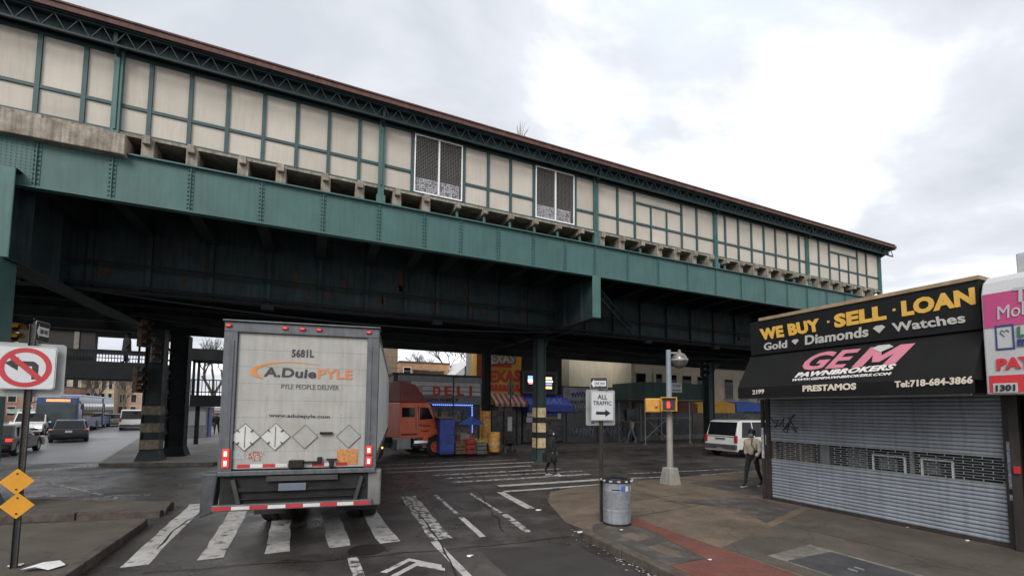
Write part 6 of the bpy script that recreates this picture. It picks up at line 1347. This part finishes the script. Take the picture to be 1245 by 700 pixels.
MBs = thing('shop_canopy', 'pale shop canopy along the left building behind the bus', 'canopy', (yp(25,500,83).x,83,0)); a = YR(14,497,60,502,82.5)
MB().box((a[0],81.5,a[1]),(a[2],83.9,a[3])).build('canopy', M('canopy_pale',(.4,.4,.38),var=.4,scale=1.,col2=(.1,.2,.17)), MBs, world=True); MB().box((a[0],83.2,0),(a[0]+.2,83.4,a[1])).box((a[2]-.2,83.2,0),(a[2],83.4,a[1])).build('post', galv, MBs, world=True)
# stair landing / footbridge of the station, left
YS = 34.
fbz = thing('footbridge', 'dark steel station footbridge with railing below the viaduct on the left', 'footbridge', (yp(150,500,YS).x,YS,0))
def fb_(name, mat, mb, parent=fbz, **k): return mb.build(name, mat, parent, world=True, **k)
a = YR(20,442,200,457,YS); fb_('deck', steel_dk, MB().box((a[0],YS,a[1]),(a[2],YS+3.2,a[3])))
zd = a[3]; zr = yp(150,427,YS).z
rl = fb_('railing', steel_dk, MB().box((a[0],YS,zr-.05),(a[2],YS+.06,zr)).box((a[0],YS,zd+.42),(a[2],YS+.06,zd+.62)))
for k in range(46):
    x = a[0]+(a[2]-a[0])*k/46; fb_('baluster', steel_dk, MB().box((x,YS+.01,zd),(x+.03,YS+.05,zr+.05)), rl)
for px in (129,146): x = yp(px,440,YS).x; fb_('lamp_post', steel_dk, MB().box((x-.05,YS+3.0,zd),(x+.05,YS+3.1,yp(px,405,YS+3).z)))
fb_('rear_rail', steel_dk, MB().box((a[0],YS+3.1,zd+.95),(a[2],YS+3.16,zd+1.02)).box((a[0],YS+3.1,zd+.45),(a[2],YS+3.16,zd+.5)))
fb_('canopy', steel_dk, MB().box((a[0]-6,YS+.3,yp(150,403,YS).z),(a[2]+.4,YS+3.5,yp(150,403,YS).z+.25)))
b_ = YR(20,395,117,443,YS+.5); fb_('stair_house', M('stair_wood',(.014,.011,.009),var=.4,scale=1.), MB().box((b_[0],YS+.5,b_[1]),(b_[2],YS+.9,yp(150,404,YS).z-.01)))
b2 = YR(89,403,97,428,YS+.45); fb_('window', M('stair_pane',(.16,.14,.12),var=.4), MB().box((b2[0],YS+.44,b2[1]),(b2[2],YS+.49,b2[3])))
for x in (a[2]-.3,): fb_('support', steel_dk, MB().box((x-.12,YS+1.5,0),(x+.12,YS+1.75,a[1])))
ld = thing('stair_landing', 'lower dark stair landing with railing seen left of the trailer', 'landing', (yp(250,500,31).x,31,0))
def lb2(name, mat, mb, parent=ld, **k): return mb.build(name, mat, parent, world=True, **k)
c_ = YR(230,481,300,494,31); lb2('deck', steel_dk, MB().box((c_[0],31,c_[1]),(c_[2],33,c_[3])))
zr2 = yp(250,461,31).z; rl2 = lb2('railing', steel_dk, MB().box((c_[0],31,zr2-.06),(c_[2],31.06,zr2)).box((c_[0],31,c_[3]+.15),(c_[2],31.06,c_[3]+.21)))
for k in range(16): x = c_[0]+(c_[2]-c_[0])*k/16; lb2('baluster', steel_dk, MB().box((x,31.01,c_[3]),(x+.035,31.05,zr2)), rl2)
d_ = YR(228,427,300,437,31); lb2('canopy', steel_dk, MB().box((d_[0],30.8,d_[1]),(d_[2],33.2,d_[3])))
for px in (235,241): x = yp(px,450,31).x; lb2('post', steel_dk, MB().box((x-.06,31.1,c_[3]),(x+.06,31.22,d_[1])))
lb2('support', steel_dk, MB().box((c_[0]+.1,32,.14),(c_[0]+.3,32.2,c_[1])))
person('person in dark clothes standing at the footbridge railing', Vector((yp(153,440,YS+.6).x,YS+.6,zd)), 2.2, blackc, jean, skin_d, shoeb, 'stand', 1.86, 'coat', black_p, hand=False)
sh = thing('street_kiosk', 'grey street kiosk with a blue side on the median pavement', 'kiosk', gp(243,531,.14)); MB().box((-.8,-.5,0),(.5,.6,2.2)).build('cabin', M('kiosk_grey',(.25,.26,.28),var=.25), sh, bevel=.03); MB().box((.51,-.45,0),(.6,.55,2.3)).build('side_panel', M('kiosk_blue',(.05,.08,.22)), sh); MB().box((-.9,-.6,2.201),(.7,.7,2.3)).build('roof', galv, sh)
MB().box((-.7,-.53,.9),(.4,-.501,1.9)).build('poster', signw, sh)
person('person in black on the median pavement, left of the trailer', gp(263,528,.14), PI, blackc, jean, skin_m, shoeb, 'walk', 1.75, 'jacket', black_p, hand=False)
person('person in dark blue farther off on the median pavement', gp(258,524,.14), PI, M('jk_navy',(.02,.025,.04)), jean, skin_m, shoeb, 'slow', 1.72, 'jacket', black_p, hand=False)
# ================================================================== LITTER
pap = M('paper_white',(.55,.55,.54),rough=.8,var=.15); rn = random.Random(21)
def litter(name, label, px, py, z, s, flat=True):
    q = gp(px, py, z); n = 7; vs = [(s*rn.uniform(.5,1)*math.cos(2*PI*k/n), s*.7*rn.uniform(.5,1)*math.sin(2*PI*k/n), rn.uniform(.002,.25*s)) for k in range(n)]+[(0,0,s*.3),(0,0,.001)]
    o = MB().add(vs, [(k,(k+1)%n,n) for k in range(n)]+[(k,(k+1)%n,n+1) for k in range(n)]).build(name, pap, None, loc=q); tag(o, label, 'litter'); return o
litter('paper_scrap', 'crumpled white cup lying beside the left sign post foot', 20, 688, .145, .13); litter('paper_scrap', 'flattened white paper sheet near the left island kerb', 52, 691, .145, .3)
litter('paper_scrap', 'white paper scrap lying in the lane near the chevron', 571, 676, .003, .08); litter('paper_scrap', 'white scrap at the ramp edge by the kerb corner', 654, 620, .003, .1); litter('paper_scrap', 'white scrap on the kerb left of the bin', 705, 647, .15, .07)
litter('paper_scrap', 'white scrap on the pavement just before the bin', 756, 644, .15, .06); litter('paper_scrap', 'white scrap on the red brick strip', 863, 680, .15, .05); litter('paper_scrap', 'white paper under the shutter near its right end', 1176, 657, .14, .07); litter('paper_scrap', 'small white paper under the middle of the shutter', 1103, 641, .14, .05)
lt_ = MB()
for k in range(160):
    u = rn.random(); p = gp(700+95*u+rn.gauss(0,7), 642+55*u+rn.gauss(0,4), .004); s = rn.uniform(.008,.03); a = rn.uniform(0,6.28)
    lt_.add([(p.x+s*math.cos(a+q), p.y+s*math.sin(a+q), .004+rn.uniform(0,.01)) for q in (0,1.7,3.2,4.6)], [(0,1,2,3)])
tag(lt_.build('gutter_litter', M('grit',(.3,.29,.27),var=.5,scale=30.), None, kind='stuff'), 'scattered pale grit and scraps along the gutter', 'litter')
